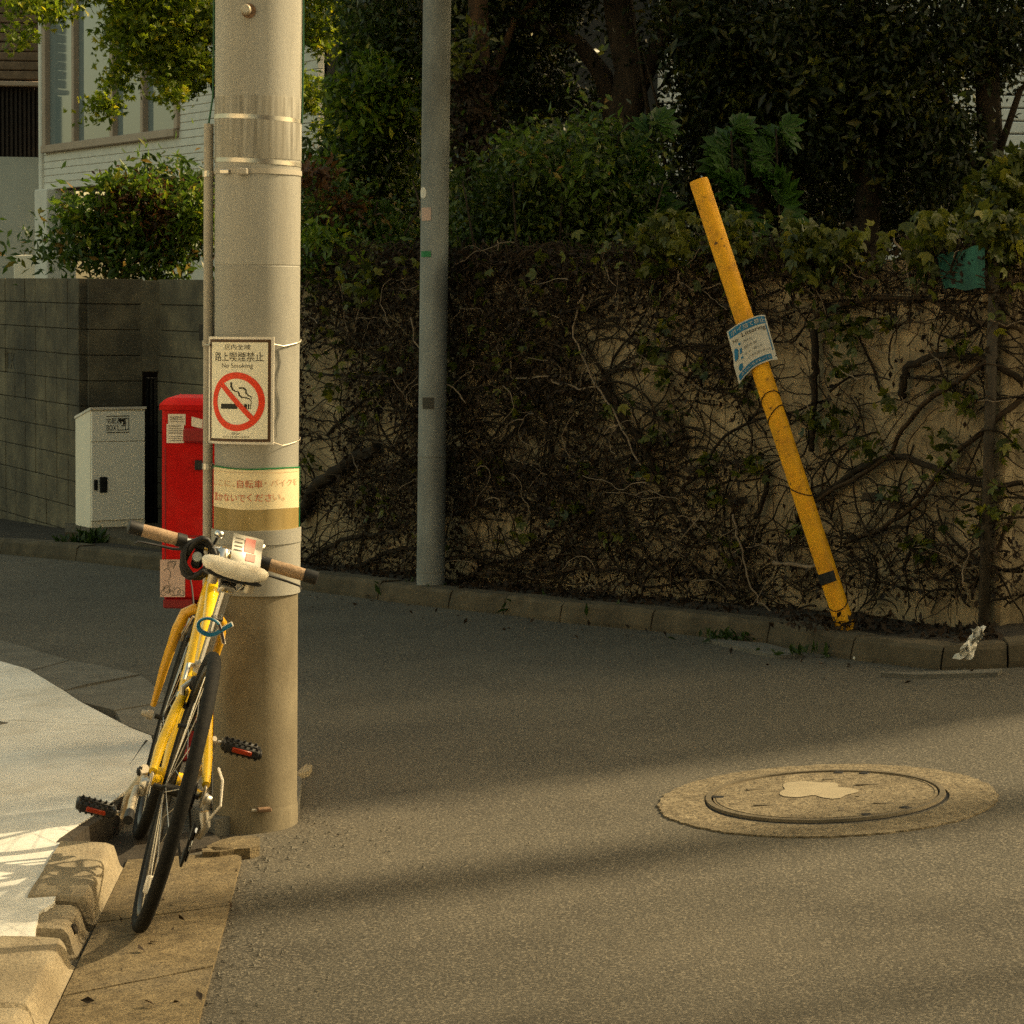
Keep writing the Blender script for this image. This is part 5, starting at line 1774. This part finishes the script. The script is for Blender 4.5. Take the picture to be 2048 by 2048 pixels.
z8 = lambda L: [(1200 + x * .4916, 450 + y * .4916) for x, y in L]
z1 = lambda L: [(580 + x * .414, 500 + y * .414) for x, y in L]
STEMS = [(z8([(880, 370), (1000, 320), (1150, 300), (1350, 310), (1480, 380), (1720, 430)]), .011, 'vine_brown', .03),
         (z8([(870, 430), (875, 560), (872, 700), (860, 920)]), .017, 'vine_dark', .03),
         (z8([(1230, 700), (1240, 620), (1260, 570), (1400, 530), (1560, 540), (1720, 640)]), .017, 'vine_dark', .03),
         (z8([(1600, 540), (1350, 700), (1230, 840), (1150, 960), (900, 1110), (800, 1200)]), .011, 'vine_brown', .035),
         (z8([(1720, 700), (1600, 800), (1420, 960), (1290, 1130), (1150, 1230), (1000, 1290)]), .012, 'vine_brown', .03),
         (z8([(860, 1120), (1100, 970), (1250, 950), (1400, 1000), (1560, 1060), (1720, 1050)]), .014, 'vine_dark', .03),
         (z8([(0, 640), (60, 760), (140, 840), (240, 1040), (330, 1200), (400, 1290)]), .016, 'vine_dark', .03),
         (z8([(680, 1000), (678, 1080), (640, 1190)]), .013, 'vine_dark', .03),
         (z8([(1570, 560), (1590, 800), (1560, 1100), (1550, 1380), (1560, 1600)]), .010, 'vine_brown', .03),
         (z8([(1700, 1150), (1640, 1250), (1560, 1400), (1500, 1480)]), .008, 'vine_brown', .03),
         (z8([(700, 1370), (800, 1385), (900, 1380)]), .010, 'vine_pale', .06),
         (z8([(540, 1180), (570, 1290), (600, 1420), (640, 1510), (700, 1580), (840, 1605)]), .0045, 'vine_pale', .10),
         (z8([(420, 1150), (340, 1270), (260, 1370)]), .004, 'vine_pale', .06),
         (z1([(40, 1300), (110, 1170), (210, 1080), (330, 1000), (420, 960)]), .038, 'vine_dark', .04),
         (z1([(40, 1530), (180, 1430), (300, 1390), (430, 1370), (600, 1270)]), .013, 'vine_dark', .03),
         (z1([(60, 1560), (200, 1560), (300, 1550), (420, 1490), (560, 1440), (640, 1460)]), .014, 'vine_dark', .03),
         (z1([(1430, 180), (1390, 300), (1370, 390), (1420, 540), (1500, 690), (1600, 860), (1710, 1060)]), .0055, 'vine_pale', .07),
         (z1([(1080, 630), (1200, 605), (1300, 640), (1400, 665), (1500, 660)]), .005, 'vine_pale', .06),
         (z1([(1070, 500), (1065, 580), (1090, 650), (1180, 750)]), .004, 'vine_pale', .06),
         (z1([(1590, 850), (1530, 870), (1500, 950), (1420, 1020)]), .004, 'vine_pale', .06),
         (z1([(590, 330), (600, 450), (680, 520), (760, 640), (850, 740)]), .004, 'vine_pale', .16),
         (z1([(350, 230), (320, 330), (310, 400)]), .0035, 'vine_pale', .08),
         (z1([(1500, 640), (1580, 760), (1640, 870), (1739, 960)]), .016, 'vine_dark', .03),
         (z1([(1200, 1540), (1300, 1480), (1420, 1300), (1600, 1240)]), .012, 'vine_dark', .03),
         (z1([(850, 1580), (1000, 1560), (1200, 1580), (1400, 1540), (1700, 1560)]), .010, 'vine_brown', .03),
         (z8([(320, 190), (330, 240), (400, 262), (500, 240)]), .004, 'vine_pale', .07), (z8([(330, 200), (280, 270), (230, 320)]), .0035, 'vine_pale', .07),
         (z8([(1190, 60), (1250, 130), (1250, 200), (1275, 260)]), .004, 'vine_pale', .08)]
for pts, r, m, off in STEMS:
    W = wpath(pts, off)
    if len(W) > 2:
        MB().tube(W, [r * lerp(1.0, 0.75, i / len(W)) for i in range(len(W))], 7).build('stem', m, cre, True)

def twigs(name, n, m, rlo, rhi, steps, stepl, offr, dens=True, yr=(500, 1215), xr=(592, 2070), curv=0.35):
    mb_ = MB()
    done = 0
    tries = 0
    while done < n and tries < n * 12:
        tries += 1
        x, y = rng.uniform(*xr), rng.uniform(*yr)
        ybase = 1150 + (x - 600) * 0.075
        if y > ybase:
            continue
        if dens and rng.random() > density(x, y):
            continue
        a = rng.choice([-1.57, -1.2, -1.9, 0.2, 3.0]) + rng.normal() * 0.5
        k = int(rng.integers(*steps))
        w = rng.normal() * 0.12
        off = rng.uniform(*offr)
        pts = []
        for _ in range(k):
            if y > ybase or y < 480:
                break
            p = wall_hit(x, y, off)
            if p is None:
                break
            pts.append(p)
            a += w + rng.normal() * curv
            off = min(offr[1] * 1.3, max(0.006, off + rng.normal() * 0.006))
            x += stepl * math.cos(a)
            y += stepl * math.sin(a)
        if len(pts) < 3:
            continue
        r = rng.uniform(rlo, rhi)
        mb_.tube(pts, [r * lerp(1, .5, i / len(pts)) for i in range(len(pts))], 4, cap=False)
        done += 1
    mb_.build(name, m, cre, True, kind='stuff')
twigs('dark_twigs', 1250, 'vine_dark', .0020, .0060, (6, 20), 12, (.012, .055), curv=0.22)
twigs('brown_twigs', 900, 'vine_brown', .0014, .0036, (6, 20), 11, (.02, .09), curv=0.24)
twigs('rootlets', 1500, 'vine_brown', .0008, .0017, (4, 9), 8, (.004, .02), dens=False, curv=0.45)
twigs('climbing_stems', 75, 'vine_dark', .0040, .0095, (14, 34), 14, (.015, .04), curv=0.10)
twigs('pale_twigs', 90, 'vine_pale', .0016, .0030, (6, 16), 10, (.06, .14))

def scatter(n, offr, yr, xr=(592, 2070), fn_=None):
    out = []
    while len(out) < n:
        x, y = rng.uniform(*xr), rng.uniform(*yr)
        if fn_ is not None and rng.random() > fn_(x, y):
            continue
        p = wall_hit(x, y, rng.uniform(*offr))
        if p is not None:
            out.append(tuple(p))
    return np.array(out)
leaf_mesh('dead_leaves', scatter(15000, (.01, .11), (500, 1200), fn_=lambda x, y: max(0, density(x, y) - 0.22) * (1 if x < 1500 else .5) if y < 1150 + (x - 600) * .075 else 0), 0.030, 'leaf_dead', cre, 0.5, 1, 0.5, kind='stuff', rng=rng)
# green leaves: in clumps
def leaf_clusters(L, n_per, spread, off):
    out = []
    for (x, y) in L:
        for k in range(n_per):
            p = wall_hit(x + rng.normal() * spread, y + rng.normal() * spread * .8, rng.uniform(*off))
            if p is not None:
                out.append(tuple(p))
    return np.array(out)
G = [(1410, 1190 - 260), (1640, 1170 - 325), (1620, 830), (1500, 930), (1935, 800), (1900, 790), (1690, 690), (1850, 1100), (2010, 870), (1330, 660), (1290, 690), (990, 930), (960, 690), (905, 545),
     (870, 590), (800, 735), (755, 790), (730, 840), (1080, 640), (1320, 870), (1430, 990), (1985, 975), (1120, 1030), (1150, 1010), (880, 760), (1040, 700), (1500, 780), (1760, 640), (1730, 900), (1960, 1010), (2000, 1030), (1830, 1090), (630, 600), (640, 660)]
leaf_mesh('wall_leaves', leaf_clusters(G + [(rng.uniform(600, 2040), rng.uniform(620, 1120)) for _ in range(46)], 13, 17, (.03, .10)), 0.042, 'leaf_ivy', cre, 0.7, 3, 0.5, kind='stuff', rng=rng)
# fringe along the wall top
def fringe(x, y):
    if x < 760:
        return 1.0 if 530 < y < 640 - (x - 592) * .25 else 0
    if x < 1150:
        return 0.10 if 500 < y < 600 else 0
    top = 425 + 30 * math.sin(x * .012) - (x - 1600) * .0
    return math.exp(-max(0, y - 500) / 40.0) if y > top else 0
leaf_mesh('fringe_leaves', scatter(1300, (.02, .16), (420, 680), fn_=lambda x, y: 0 if (1868 < x < 1985 and y > 480) else fringe(x, y) * max(0.05, 0.45 + 0.55 * math.sin(x * .035 + 1.3 * math.sin(x * .013)))), 0.048, 'leaf_ivy', cre, 1.3, 3, 0.5, kind='stuff', rng=rng)
ft = []
for k in range(9000):
    x = rng.uniform(592, 2090)
    p = wall_hit(x, 600, 0.0)
    if p is None:
        continue
    if x < 1150:
        z = WTOP + rng.normal() * 0.05 - 0.02
        ft.append((p.x, p.y + rng.uniform(-.10, .25), z))
    elif math.sin(x * .031) + math.sin(x * .013 + 1) > -0.9:
        ft.append((p.x, p.y + rng.uniform(-.08, .30), WTOP + 0.03 + rng.normal() * 0.045))
ft = np.array(ft)
left = ft[ft[:, 0] < wall_hit(760, 600, 0).x]
mid = ft[(ft[:, 0] >= wall_hit(760, 600, 0).x) & (ft[:, 0] < wall_hit(1150, 600, 0).x)]
right = ft[ft[:, 0] >= wall_hit(1150, 600, 0).x]
leaf_mesh('coping_leaves', np.concatenate([left, right[::4]]), 0.044, 'leaf_ivy', cre, 0.8, 3, 0.5, kind='stuff', rng=rng)
leaf_mesh('dry_coping_leaves', np.concatenate([mid, right[1::3]]), 0.035, 'leaf_dead', cre, 0.6, 1, 0.5, kind='stuff', rng=rng)

# ------------------------------------------------------------------ trees, shrubs
TR = {'n': 0}
def px_m(d):
    return d / FOC
def EL(px, py, d, rx, ry, rz, n):
    """ellipsoid given by its centre's pixel and distance; radii in metres"""
    return (tuple(at(px, py, d)), (rx, ry, rz), n)

def tree(name, label, cat, base, trunk, limbs, ells, size, leafm, bark='bark', group=None, lobes=1, wid=0.42, spread=0.16, per=55, droop=0.3, extra=None):
    t = thing(name, label, cat, base, group)
    g = np.random.default_rng(100 + TR['n'])
    TR['n'] += 1
    if trunk:
        P, r = trunk
        MB().tube(P, [lerp(r, r * .55, i / (len(P) - 1)) for i in range(len(P))], 10).build('trunk', bark, t, True)
    for P, r in limbs:
        MB().tube(P, [lerp(r, r * .35, i / (len(P) - 1)) for i in range(len(P))], 7).build('limb', bark, t, True)
    leaf_mesh('crown', clumps(ells, g, spread, per), size, leafm, t, droop, lobes, wid, rng=g)
    if extra:
        for nm, e2, sz, m2 in extra:
            leaf_mesh(nm, clumps(e2, g, spread * .7, per), sz, m2, t, droop, lobes, wid, rng=g, kind='stuff')
    return t
def V3(p, z=None):
    p = Vector(p)
    if z is not None:
        p.z = z
    return p
GZ = 1.29
# 1 maple behind the pole
b = V3(at(495, 500, 16.6), 0.34)
tree('maple_tree', 'sunlit yellow-green maple hanging over the white house windows', 'tree', b,
     ([b, b + Vector((.05, 0, 1.2)), b + Vector((-.1, .05, 2.4)), b + Vector((0, 0, 3.6))], .09),
     [([b + Vector((-.05, 0, 2.0)), at(400, 80, 16.3), at(250, 60, 16.0)], .04), ([b + Vector((0, 0, 2.4)), at(560, 30, 16.6), at(640, 90, 16.6)], .035), ([at(400, 80, 16.3), at(200, -60, 15.8), at(70, 10, 15.4)], .02)],
     [EL(330, 30, 16.2, .40, .5, .22, 3600), EL(280, 80, 16.0, .26, .4, .16, 1900), EL(365, 130, 16.2, .18, .4, .16, 1500), EL(250, 150, 15.8, .10, .2, .06, 260), EL(215, 215, 15.6, .11, .15, .035, 200), EL(185, 230, 15.6, .05, .1, .02, 60), EL(345, 190, 15.8, .06, .1, .06, 160), EL(75, 20, 15.4, .17, .2, .08, 520), EL(40, 78, 15.3, .09, .1, .025, 130), EL(160, -60, 15.8, .5, .4, .16, 2000),
      EL(480, -120, 16.6, 1.0, .8, .45, 6000), EL(640, 40, 16.7, .16, .3, .20, 1300), EL(622, 190, 16.6, .06, .2, .14, 420), EL(660, -40, 16.7, .3, .4, .2, 1300), EL(650, 250, 16.6, .08, .2, .05, 240)],
     0.036, 'leaf_maple', 'bark', None, 5, 0.34, 0.06, 40, 0.35,
     [('inner_leaves', [EL(340, 60, 16.5, .36, .3, .22, 4200), EL(360, 150, 16.5, .14, .2, .12, 900)], .036, 'leaf_bright')])
# 2 shrub over the block wall
b = V3(at(290, 540, 17.3), 0.34)
tree('garden_shrub', 'sunny mixed shrub with reddish dry twigs above the block wall', 'shrub', b,
     None, [([b + Vector((dx, 0, 0)), b + Vector((dx * 1.5, .05, 1.0)), b + Vector((dx * 2.6 + .05, 0, 1.75))], .014) for dx in (-.22, -.1, .0, .12, .22)],
     [EL(200, 470, 17.1, .26, .3, .20, 1100), EL(290, 450, 17.2, .33, .3, .22, 1500), EL(380, 430, 17.2, .22, .3, .26, 1100), EL(160, 420, 17.0, .14, .2, .1, 350), EL(330, 360, 17.2, .26, .2, .08, 420), EL(90, 500, 16.7, .10, .12, .07, 160), EL(260, 520, 16.9, .45, .3, .08, 1100)],
     0.075, 'leaf_shrub', 'bark_red', None, 1, 0.38, 0.10, 40, 0.1,
     [('dry_leaves', [EL(280, 400, 16.9, .20, .2, .10, 1100), EL(330, 450, 16.9, .16, .2, .12, 700)], .05, 'leaf_red'), ('lit_tone_leaves', [EL(235, 455, 16.8, .12, .1, .12, 420), EL(385, 440, 16.8, .12, .1, .20, 700), EL(265, 370, 16.8, .22, .1, .06, 420), EL(160, 430, 16.8, .12, .1, .08, 200)], .075, 'leaf_bright')])  # lit leaves: sunlight put into a brighter leaf colour
# 3 broadleaf tree between the poles
b = V3(at(760, 500, 14.4), GZ)
tree('evergreen_tree', 'dense mid-green broadleaf tree between the two poles', 'tree', b,
     ([b, b + Vector((.05, 0, .8)), b + Vector((0, .1, 1.8)), b + Vector((.1, .1, 3.2))], .075),
     [([b + Vector((0, 0, .5)), at(680, 330, 14.2), at(640, 300, 14.0)], .025), ([b + Vector((.02, 0, .8)), at(820, 200, 14.2), at(860, 60, 14.2)], .03)],
     [EL(780, 40, 14.2, .24, .4, .26, 3600), EL(745, 210, 14.0, .20, .4, .26, 3200), EL(790, 240, 14.2, .20, .4, .30, 2200), EL(690, 340, 14.0, .16, .3, .16, 1600), EL(760, 360, 14.2, .26, .4, .24, 2200), EL(830, 100, 14.3, .28, .4, .35, 2500), EL(760, -170, 14.4, .8, .7, .4, 5000), ((0.1, 11.4, 3.9), (1.0, 1.1, .40), 7000)],  # last ellipsoid: unseen canopy added overhead to shade the wall
     0.052, 'leaf_evergreen', 'bark', None, 1, 0.45, 0.08, 45, 0.15,
     [('young_leaves', [EL(740, 180, 13.7, .18, .2, .28, 1100), EL(790, 210, 13.8, .16, .2, .2, 600), EL(660, 330, 13.7, .1, .1, .1, 200)], .06, 'leaf_bright')])
# 4 low shrub under it
b = V3(at(680, 540, 13.1), GZ)
tree('bronze_shrub', 'low shrub with bronze and green leaves beside the concrete pole', 'shrub', b, None,
     [([b, b + Vector((dx, 0, .3)), b + Vector((dx * 2, 0, .7))], .012) for dx in (-.2, -.05, .1, .22)],
     [EL(640, 420, 13.2, .24, .3, .24, 1900), EL(730, 460, 13.3, .26, .3, .18, 1900), EL(690, 520, 13.0, .30, .3, .10, 1600), EL(800, 500, 13.2, .2, .3, .12, 1000)],
     0.046, 'leaf_shrub', 'bark', None, 1, 0.42, 0.07, 40, 0.2,
     [('bronze_leaves', [EL(622, 350, 13.0, .06, .15, .05, 160), EL(690, 400, 13.0, .14, .1, .10, 120)], .06, 'leaf_red'), ('lit_tone_leaves', [EL(640, 470, 12.7, .14, .1, .06, 160), EL(720, 545, 12.5, .08, .1, .02, 90)], .055, 'leaf_bright')])  # the lit leaves here have sunlight in their brighter colour
# 5 vine-clad trunk right of the slim pole
b = V3(at(952, 520, 13.2), GZ)
tree('ivy_clad_tree', 'straight reddish trunk clad in dry ivy beside the slim pole', 'tree', b,
     ([b, b + Vector((.02, 0, 1.0)), b + Vector((-.02, 0, 2.2)), b + Vector((.02, 0, 4.0))], .075),
     [([b + Vector((0, 0, 1.2)), at(1030, 40, 13.4), at(1110, -40, 13.4)], .03), ([b + Vector((0, 0, 1.0)), at(880, 90, 13.3), at(840, -20, 13.3)], .025)],
     [EL(1000, 40, 13.7, .5, .5, .34, 4200), EL(900, -60, 13.5, .6, .6, .3, 3500), EL(1040, 170, 13.8, .18, .4, .20, 1700), EL(930, 200, 13.2, .10, .12, .40, 900)],
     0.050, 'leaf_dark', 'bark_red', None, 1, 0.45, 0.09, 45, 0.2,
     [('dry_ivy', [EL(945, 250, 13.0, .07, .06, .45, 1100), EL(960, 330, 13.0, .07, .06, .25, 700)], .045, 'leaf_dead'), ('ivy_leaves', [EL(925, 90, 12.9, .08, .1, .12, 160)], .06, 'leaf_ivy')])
# 6 forked dark tree
b = V3(at(1258, 420, 13.4), GZ)
tree('forked_tree', 'dark forked trunk with an arching branch in front of the grey house', 'tree', b,
     ([b, at(1250, 250, 13.4), at(1262, 140, 13.4), at(1240, 40, 13.4), at(1225, -80, 13.4), at(1215, -300, 13.4)], .115),
     [([at(1258, 215, 13.4), at(1300, 130, 13.4), at(1345, 30, 13.4), at(1380, -80, 13.4)], .06), ([at(1230, 240, 13.45), at(1205, 150, 13.5), at(1160, 90, 13.5), at(1095, 55, 13.5), at(1000, 40, 13.5)], .065),
      ([at(1300, 250, 13.2), at(1280, 120, 13.2), at(1262, -20, 13.2)], .014), ([at(1330, 330, 13.2), at(1315, 210, 13.2), at(1285, 100, 13.2)], .012)],
     [EL(1100, -70, 13.6, .45, .6, .22, 3800), EL(1440, 40, 13.8, .30, .5, .30, 3600), EL(1130, 200, 13.8, .13, .3, .10, 700), EL(1450, 190, 13.9, .28, .5, .22, 2800), EL(1240, -190, 13.5, .9, .8, .32, 6000), EL(1390, 250, 13.8, .10, .3, .10, 500), EL(1350, 30, 13.6, .12, .2, .10, 260)],
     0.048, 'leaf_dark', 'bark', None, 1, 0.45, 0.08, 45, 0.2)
# 7 shrubs above the wall, middle
b = V3(at(1090, 520, 11.7), GZ)
tree('azalea_shrub', 'loose twiggy green shrub above the wall between slim pole and yellow post', 'shrub', b, None,
     [([b + Vector((dx, 0, 0)), b + Vector((dx * 1.3, 0, .35)), b + Vector((dx * 1.6, 0, .75))], .010) for dx in (-.4, -.25, -.1, .05, .2, .35)],
     [EL(1000, 400, 12.2, .30, .3, .22, 2600), EL(1100, 350, 11.9, .30, .3, .22, 2600), EL(1180, 420, 11.8, .28, .3, .24, 2400), EL(970, 470, 12.1, .18, .3, .14, 1400), EL(1090, 480, 12.0, .40, .25, .12, 2600), EL(1240, 330, 12.0, .2, .3, .16, 1200)],
     0.044, 'leaf_evergreen', 'bark', None, 1, 0.42, 0.07, 40, 0.1,
     [('pale_leaves', [EL(1100, 330, 11.5, .28, .1, .18, 500), EL(1190, 260, 11.9, .10, .1, .10, 200)], .055, 'leaf_shrub')])
# 8 dark evergreen mass on the right: three trees
for k, (pxx, d, lab, acc) in enumerate(((1500, 13.3, 'dark evergreen with yellowish shoot tips behind the yellow post', 1), (1720, 12.8, 'very dark dense evergreen between yellow post and drainpipe', 1), (1960, 12.6, 'dark evergreen at the wall end beyond the drainpipe', 0))):
    b = V3(at(pxx, 450, d), GZ)
    tree('dark_evergreen', lab, 'tree', b,
         ([b, b + Vector((.05, 0, .9)), b + Vector((-.03, 0, 1.9)), b + Vector((0, 0, 3.4))], .08),
         [([b + Vector((0, 0, .8)), at(pxx - 90, 150, d - .1), at(pxx - 150, 90, d - .2)], .025), ([b + Vector((0, 0, .7)), at(pxx + 80, 180, d - .1), at(pxx + 150, 120, d - .2)], .025)],
         [EL(pxx - 60, 80, d, .50, .55, .34, 4300), EL(pxx + 70, 130, d - .1, .42, .5, .36, 3800), EL(pxx - 20, 270, d + .1, .46, .5, .26, 3600), EL(pxx + 40, 380, d + .3, .48, .4, .22, 3000), EL(pxx, -150, d, .9, .8, .35, 5200), ((b.x - .3, 10.6, 3.75), (1.3, 1.2, .40), 9000), EL(pxx, 440, d + .5, .5, .3, .14, 1800)] if k < 2 else  # includes an unseen overhang added above to darken the wall
         [EL(pxx - 30, 60, d, .40, .5, .30, 3400), EL(pxx + 110, 80, d, .40, .5, .20, 3000), EL(pxx - 70, 320, d, .18, .4, .28, 2200), EL(pxx + 50, 400, d + .2, .40, .4, .12, 1800), EL(pxx, -150, d, .9, .8, .35, 5000), ((b.x + .2, 10.2, 3.65), (1.3, 1.2, .40), 8000)],  # last clump: out-of-view overhang added to keep light off the wall
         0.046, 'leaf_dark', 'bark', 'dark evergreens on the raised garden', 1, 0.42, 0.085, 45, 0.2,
         [('broad_leaves', [EL(pxx - 60, 120, d - .3, .45, .3, .30, 700), EL(pxx + 60, 300, d - .2, .45, .3, .2, 500)], .085, 'leaf_dark'), ('shoot_tips', [EL(pxx + dx, dy, d - .45, .06, .06, .06, 42) for dx, dy in ((-20, 190), (60, 200), (130, 180), (180, 110), (20, 60), (-90, 120), (170, 225))], .05, 'leaf_ivy')] if acc else None)
# 9 fatsia plants
for k, (px, py, n, lab) in enumerate(((1300, 250, 16, 'broad-leaved fatsia plant left of the yellow post tip'), (1245, 310, 16, 'broad-leaved fatsia plant low beside the twiggy shrub'), (1462, 262, 22, 'bright broad-leaved fatsia plant right of the yellow post tip'), (1552, 258, 16, 'small broad-leaved fatsia plant under the dark evergreen'), (1490, 320, 7, 'lower shaded fatsia plant behind the yellow post'))):
    d = 11.9
    top = at(px, py, d)
    b = V3(top, GZ)
    t = thing('fatsia_plant', lab, 'plant', b, 'fatsia plants above the wall')
    MB().tube([b, b.lerp(top, .5) + Vector((.03, 0, 0)), top], [.007, .006, .005], 6).build('stem', 'vine_dark', t, True)
    g = random.Random(k)
    for j in range(n):
        a = 2 * math.pi * j / n + g.uniform(-.3, .3)
        el = g.uniform(-.35, .9)
        L = g.uniform(.10, .17)
        dirv = Vector((math.cos(a) * math.cos(el), math.sin(a) * math.cos(el), math.sin(el)))
        side = dirv.cross(Vector((g.uniform(-.4, .4), -1, .6))).normalized()
        nn = side.cross(dirv)
        tj = b.lerp(top, 1.0 - .45 * (j / n) ** 1.5)
        p0 = tj + dirv * .03
        m_ = MB()
        for q in (-.9, -.45, 0, .45, .9):
            dl = dirv * math.cos(q) + side * math.sin(q)
            sl_ = side * math.cos(q) - dirv * math.sin(q)
            ll = L * (1 - .25 * abs(q))
            m_.add([p0, p0 + dl * ll * .55 + sl_ * ll * .24 + nn * .006, p0 + dl * ll - nn * ll * .15, p0 + dl * ll * .55 - sl_ * ll * .24 + nn * .006], [(0, 1, 2), (0, 2, 3)])
        m_.tube([tj, p0], .003, 5)
        m_.build('leaf', 'leaf_fatsia', t)
# 10 creeping bush hanging at the wall's right end
b = V3(at(2010, 470, 10.6), GZ)
tree('hanging_bush', 'pale green leafy bush overhanging the wall near the drainpipe', 'shrub', b, None, [([b, b + Vector((.05, -.1, .25)), b + Vector((.1, -.25, .35))], .01), ([b, b + Vector((-.1, -.1, .2))], .01)],
     [EL(2010, 400, 10.4, .12, .2, .08, 420), EL(2060, 370, 10.5, .16, .2, .10, 600), EL(1985, 430, 10.3, .08, .12, .05, 180)], .055, 'leaf_ivy', 'bark', None, 3, .5, .05, 30, .5)
# back hedge closing the garden
b = V3(at(1000, 450, 16.5), GZ)
tree('back_hedge', 'dark hedge along the back of the raised garden', 'hedge', b, None, [([b, b + Vector((0, 0, .6))], .02)],
     [EL(x, 400, 16.0, .6, .4, .38, 2000) for x in (760, 960, 1500, 1690, 1840)] + [EL(x, 430, 16.2, .6, .4, .22, 1600) for x in (1140, 1320)] + [EL(x, 160, 16.4, .65, .4, .5, 2200) for x in (1560, 1740, 960)],
     .085, 'leaf_dark', 'bark', None, 1, .5, .14, 50, .2)

# ------------------------------------------------------------------ weeds along the kerb
for k, (px, py, n, sc, lab) in enumerate(((838, 1196, 46, .055, 'weeds round the foot of the slim pole'), (880, 1203, 24, .05, 'grass tuft right of the slim pole foot'), (1068, 1226, 34, .05, 'leafy weed against the far kerb between slim pole and yellow post'), (1255, 1248, 30, .05, 'second leafy weed against the far kerb nearer the yellow post'),
                                          (1480, 1283, 44, .035, 'low mossy weed strip at the kerb left of the yellow post'), (1665, 1312, 44, .035, 'low mossy weed strip at the kerb below the yellow post'), (182, 1092, 40, .07, 'bright weed tuft below the parcel box'), (140, 1095, 22, .06, 'small weed tuft left of the parcel box'))):
    p = gnd(px, py, 0.0 if px > 400 else 0.05)
    t = thing('weed', lab, 'weed', p, 'weeds along the far kerb')
    g = np.random.default_rng(50 + k)
    n = int(n * 1.6)
    wdt = .12 if sc > .04 else .20
    C = np.array(p) + np.column_stack([g.normal(size=n) * wdt * .5, g.normal(size=n) * .03, np.abs(g.normal(size=n)) * (.02 if sc > .04 else .008)])
    leaf_mesh('leaves', C, sc * 1.35, 'leaf_weed', t, -1.0, 1, .34, rng=g)

lit = []
for k in range(1500):
    i = int(rng.integers(5, len(KP) - 2))
    t = rng.random()
    q = KP[i].lerp(KP[i + 1], t)
    nn = NK[i].lerp(NK[i + 1], t)
    w = lerp(KW - .02, lerp(OFF[i], OFF[i + 1], t), rng.random() ** .8)
    p = q + nn * w
    lit.append((p.x, p.y, p.z + KH + .004))
ll = leaf_mesh('leaf_litter', np.array(lit), .035, 'leaf_dead', None, .1, 1, .5, kind='stuff', rng=rng)
tag(ll, 'brown fallen leaves on the soil strip behind the far kerb', 'leaf litter')

# grit and leaf scraps on the road edges
gr = []
for k in range(900):
    m = k % 3
    if m == 0:
        i = int(rng.integers(5, len(KP) - 2))
        q = KP[i].lerp(KP[i + 1], rng.random()) - NK[i] * abs(rng.normal()) * .09
    elif m == 1:
        y = rng.uniform(4.2, 6.4)
        q = Vector((edge(y) + abs(rng.normal()) * .10 - .02, y, 0))
    else:
        q = Vector((PC.x + rng.normal() * .30, PC.y - .1 + rng.normal() * .22, 0))
        if (q - Vector((PC.x, PC.y, 0))).length < .14 or q.x < edge(min(q.y, 6.4)):
            continue
    gr.append((q.x, q.y, road_z(q.x) + .003, rng.uniform(.002, .006)))
mb = MB()
for (x, y, z, r) in gr:
    c = Vector((x, y, z))
    a = rng.uniform(0, 6)
    P = [c + Vector((math.cos(a) * r * 1.3, math.sin(a) * r * 1.3, 0)), c + Vector((math.cos(a + 2) * r, math.sin(a + 2) * r, 0)), c + Vector((math.cos(a + 4) * r, math.sin(a + 4) * r, 0)), c + Vector((0, 0, r * .9))]
    mb.add(P, [(0, 1, 3), (1, 2, 3), (2, 0, 3)])
o = mb.build('road_grit', 'slab', None, kind='stuff')
tag(o, 'fine grit gathered along the road edges and pole foot', 'grit')
sc_ = []
for k in range(70):
    i = int(rng.integers(5, len(KP) - 2))
    q = KP[i].lerp(KP[i + 1], rng.random()) - NK[i] * abs(rng.normal()) * .16
    sc_.append((q.x, q.y, road_z(q.x) + .006))
for k in range(26):
    y = rng.uniform(4.2, 6.4)
    x = rng.uniform(foot(y) + .01, edge(y))
    sc_.append((x, y, road_z(x) + .022))
o = leaf_mesh('fallen_leaves', np.array(sc_), .026, 'leaf_dead', None, .0, 1, .5, kind='stuff', rng=rng)
tag(o, 'scattered dry leaves lying on the road and gutter', 'fallen leaves')

# dry leaves heaped round the yellow post's foot
hp_ = np.array(yb) + np.column_stack([rng.normal(size=260) * .13, rng.normal(size=260) * .05, np.abs(rng.normal(size=260)) * .018])
o = leaf_mesh('leaf_heap', hp_, .032, 'leaf_dead', None, .1, 1, .5, kind='stuff', rng=rng)
tag(o, 'heap of dry leaves round the foot of the yellow post', 'leaf litter')
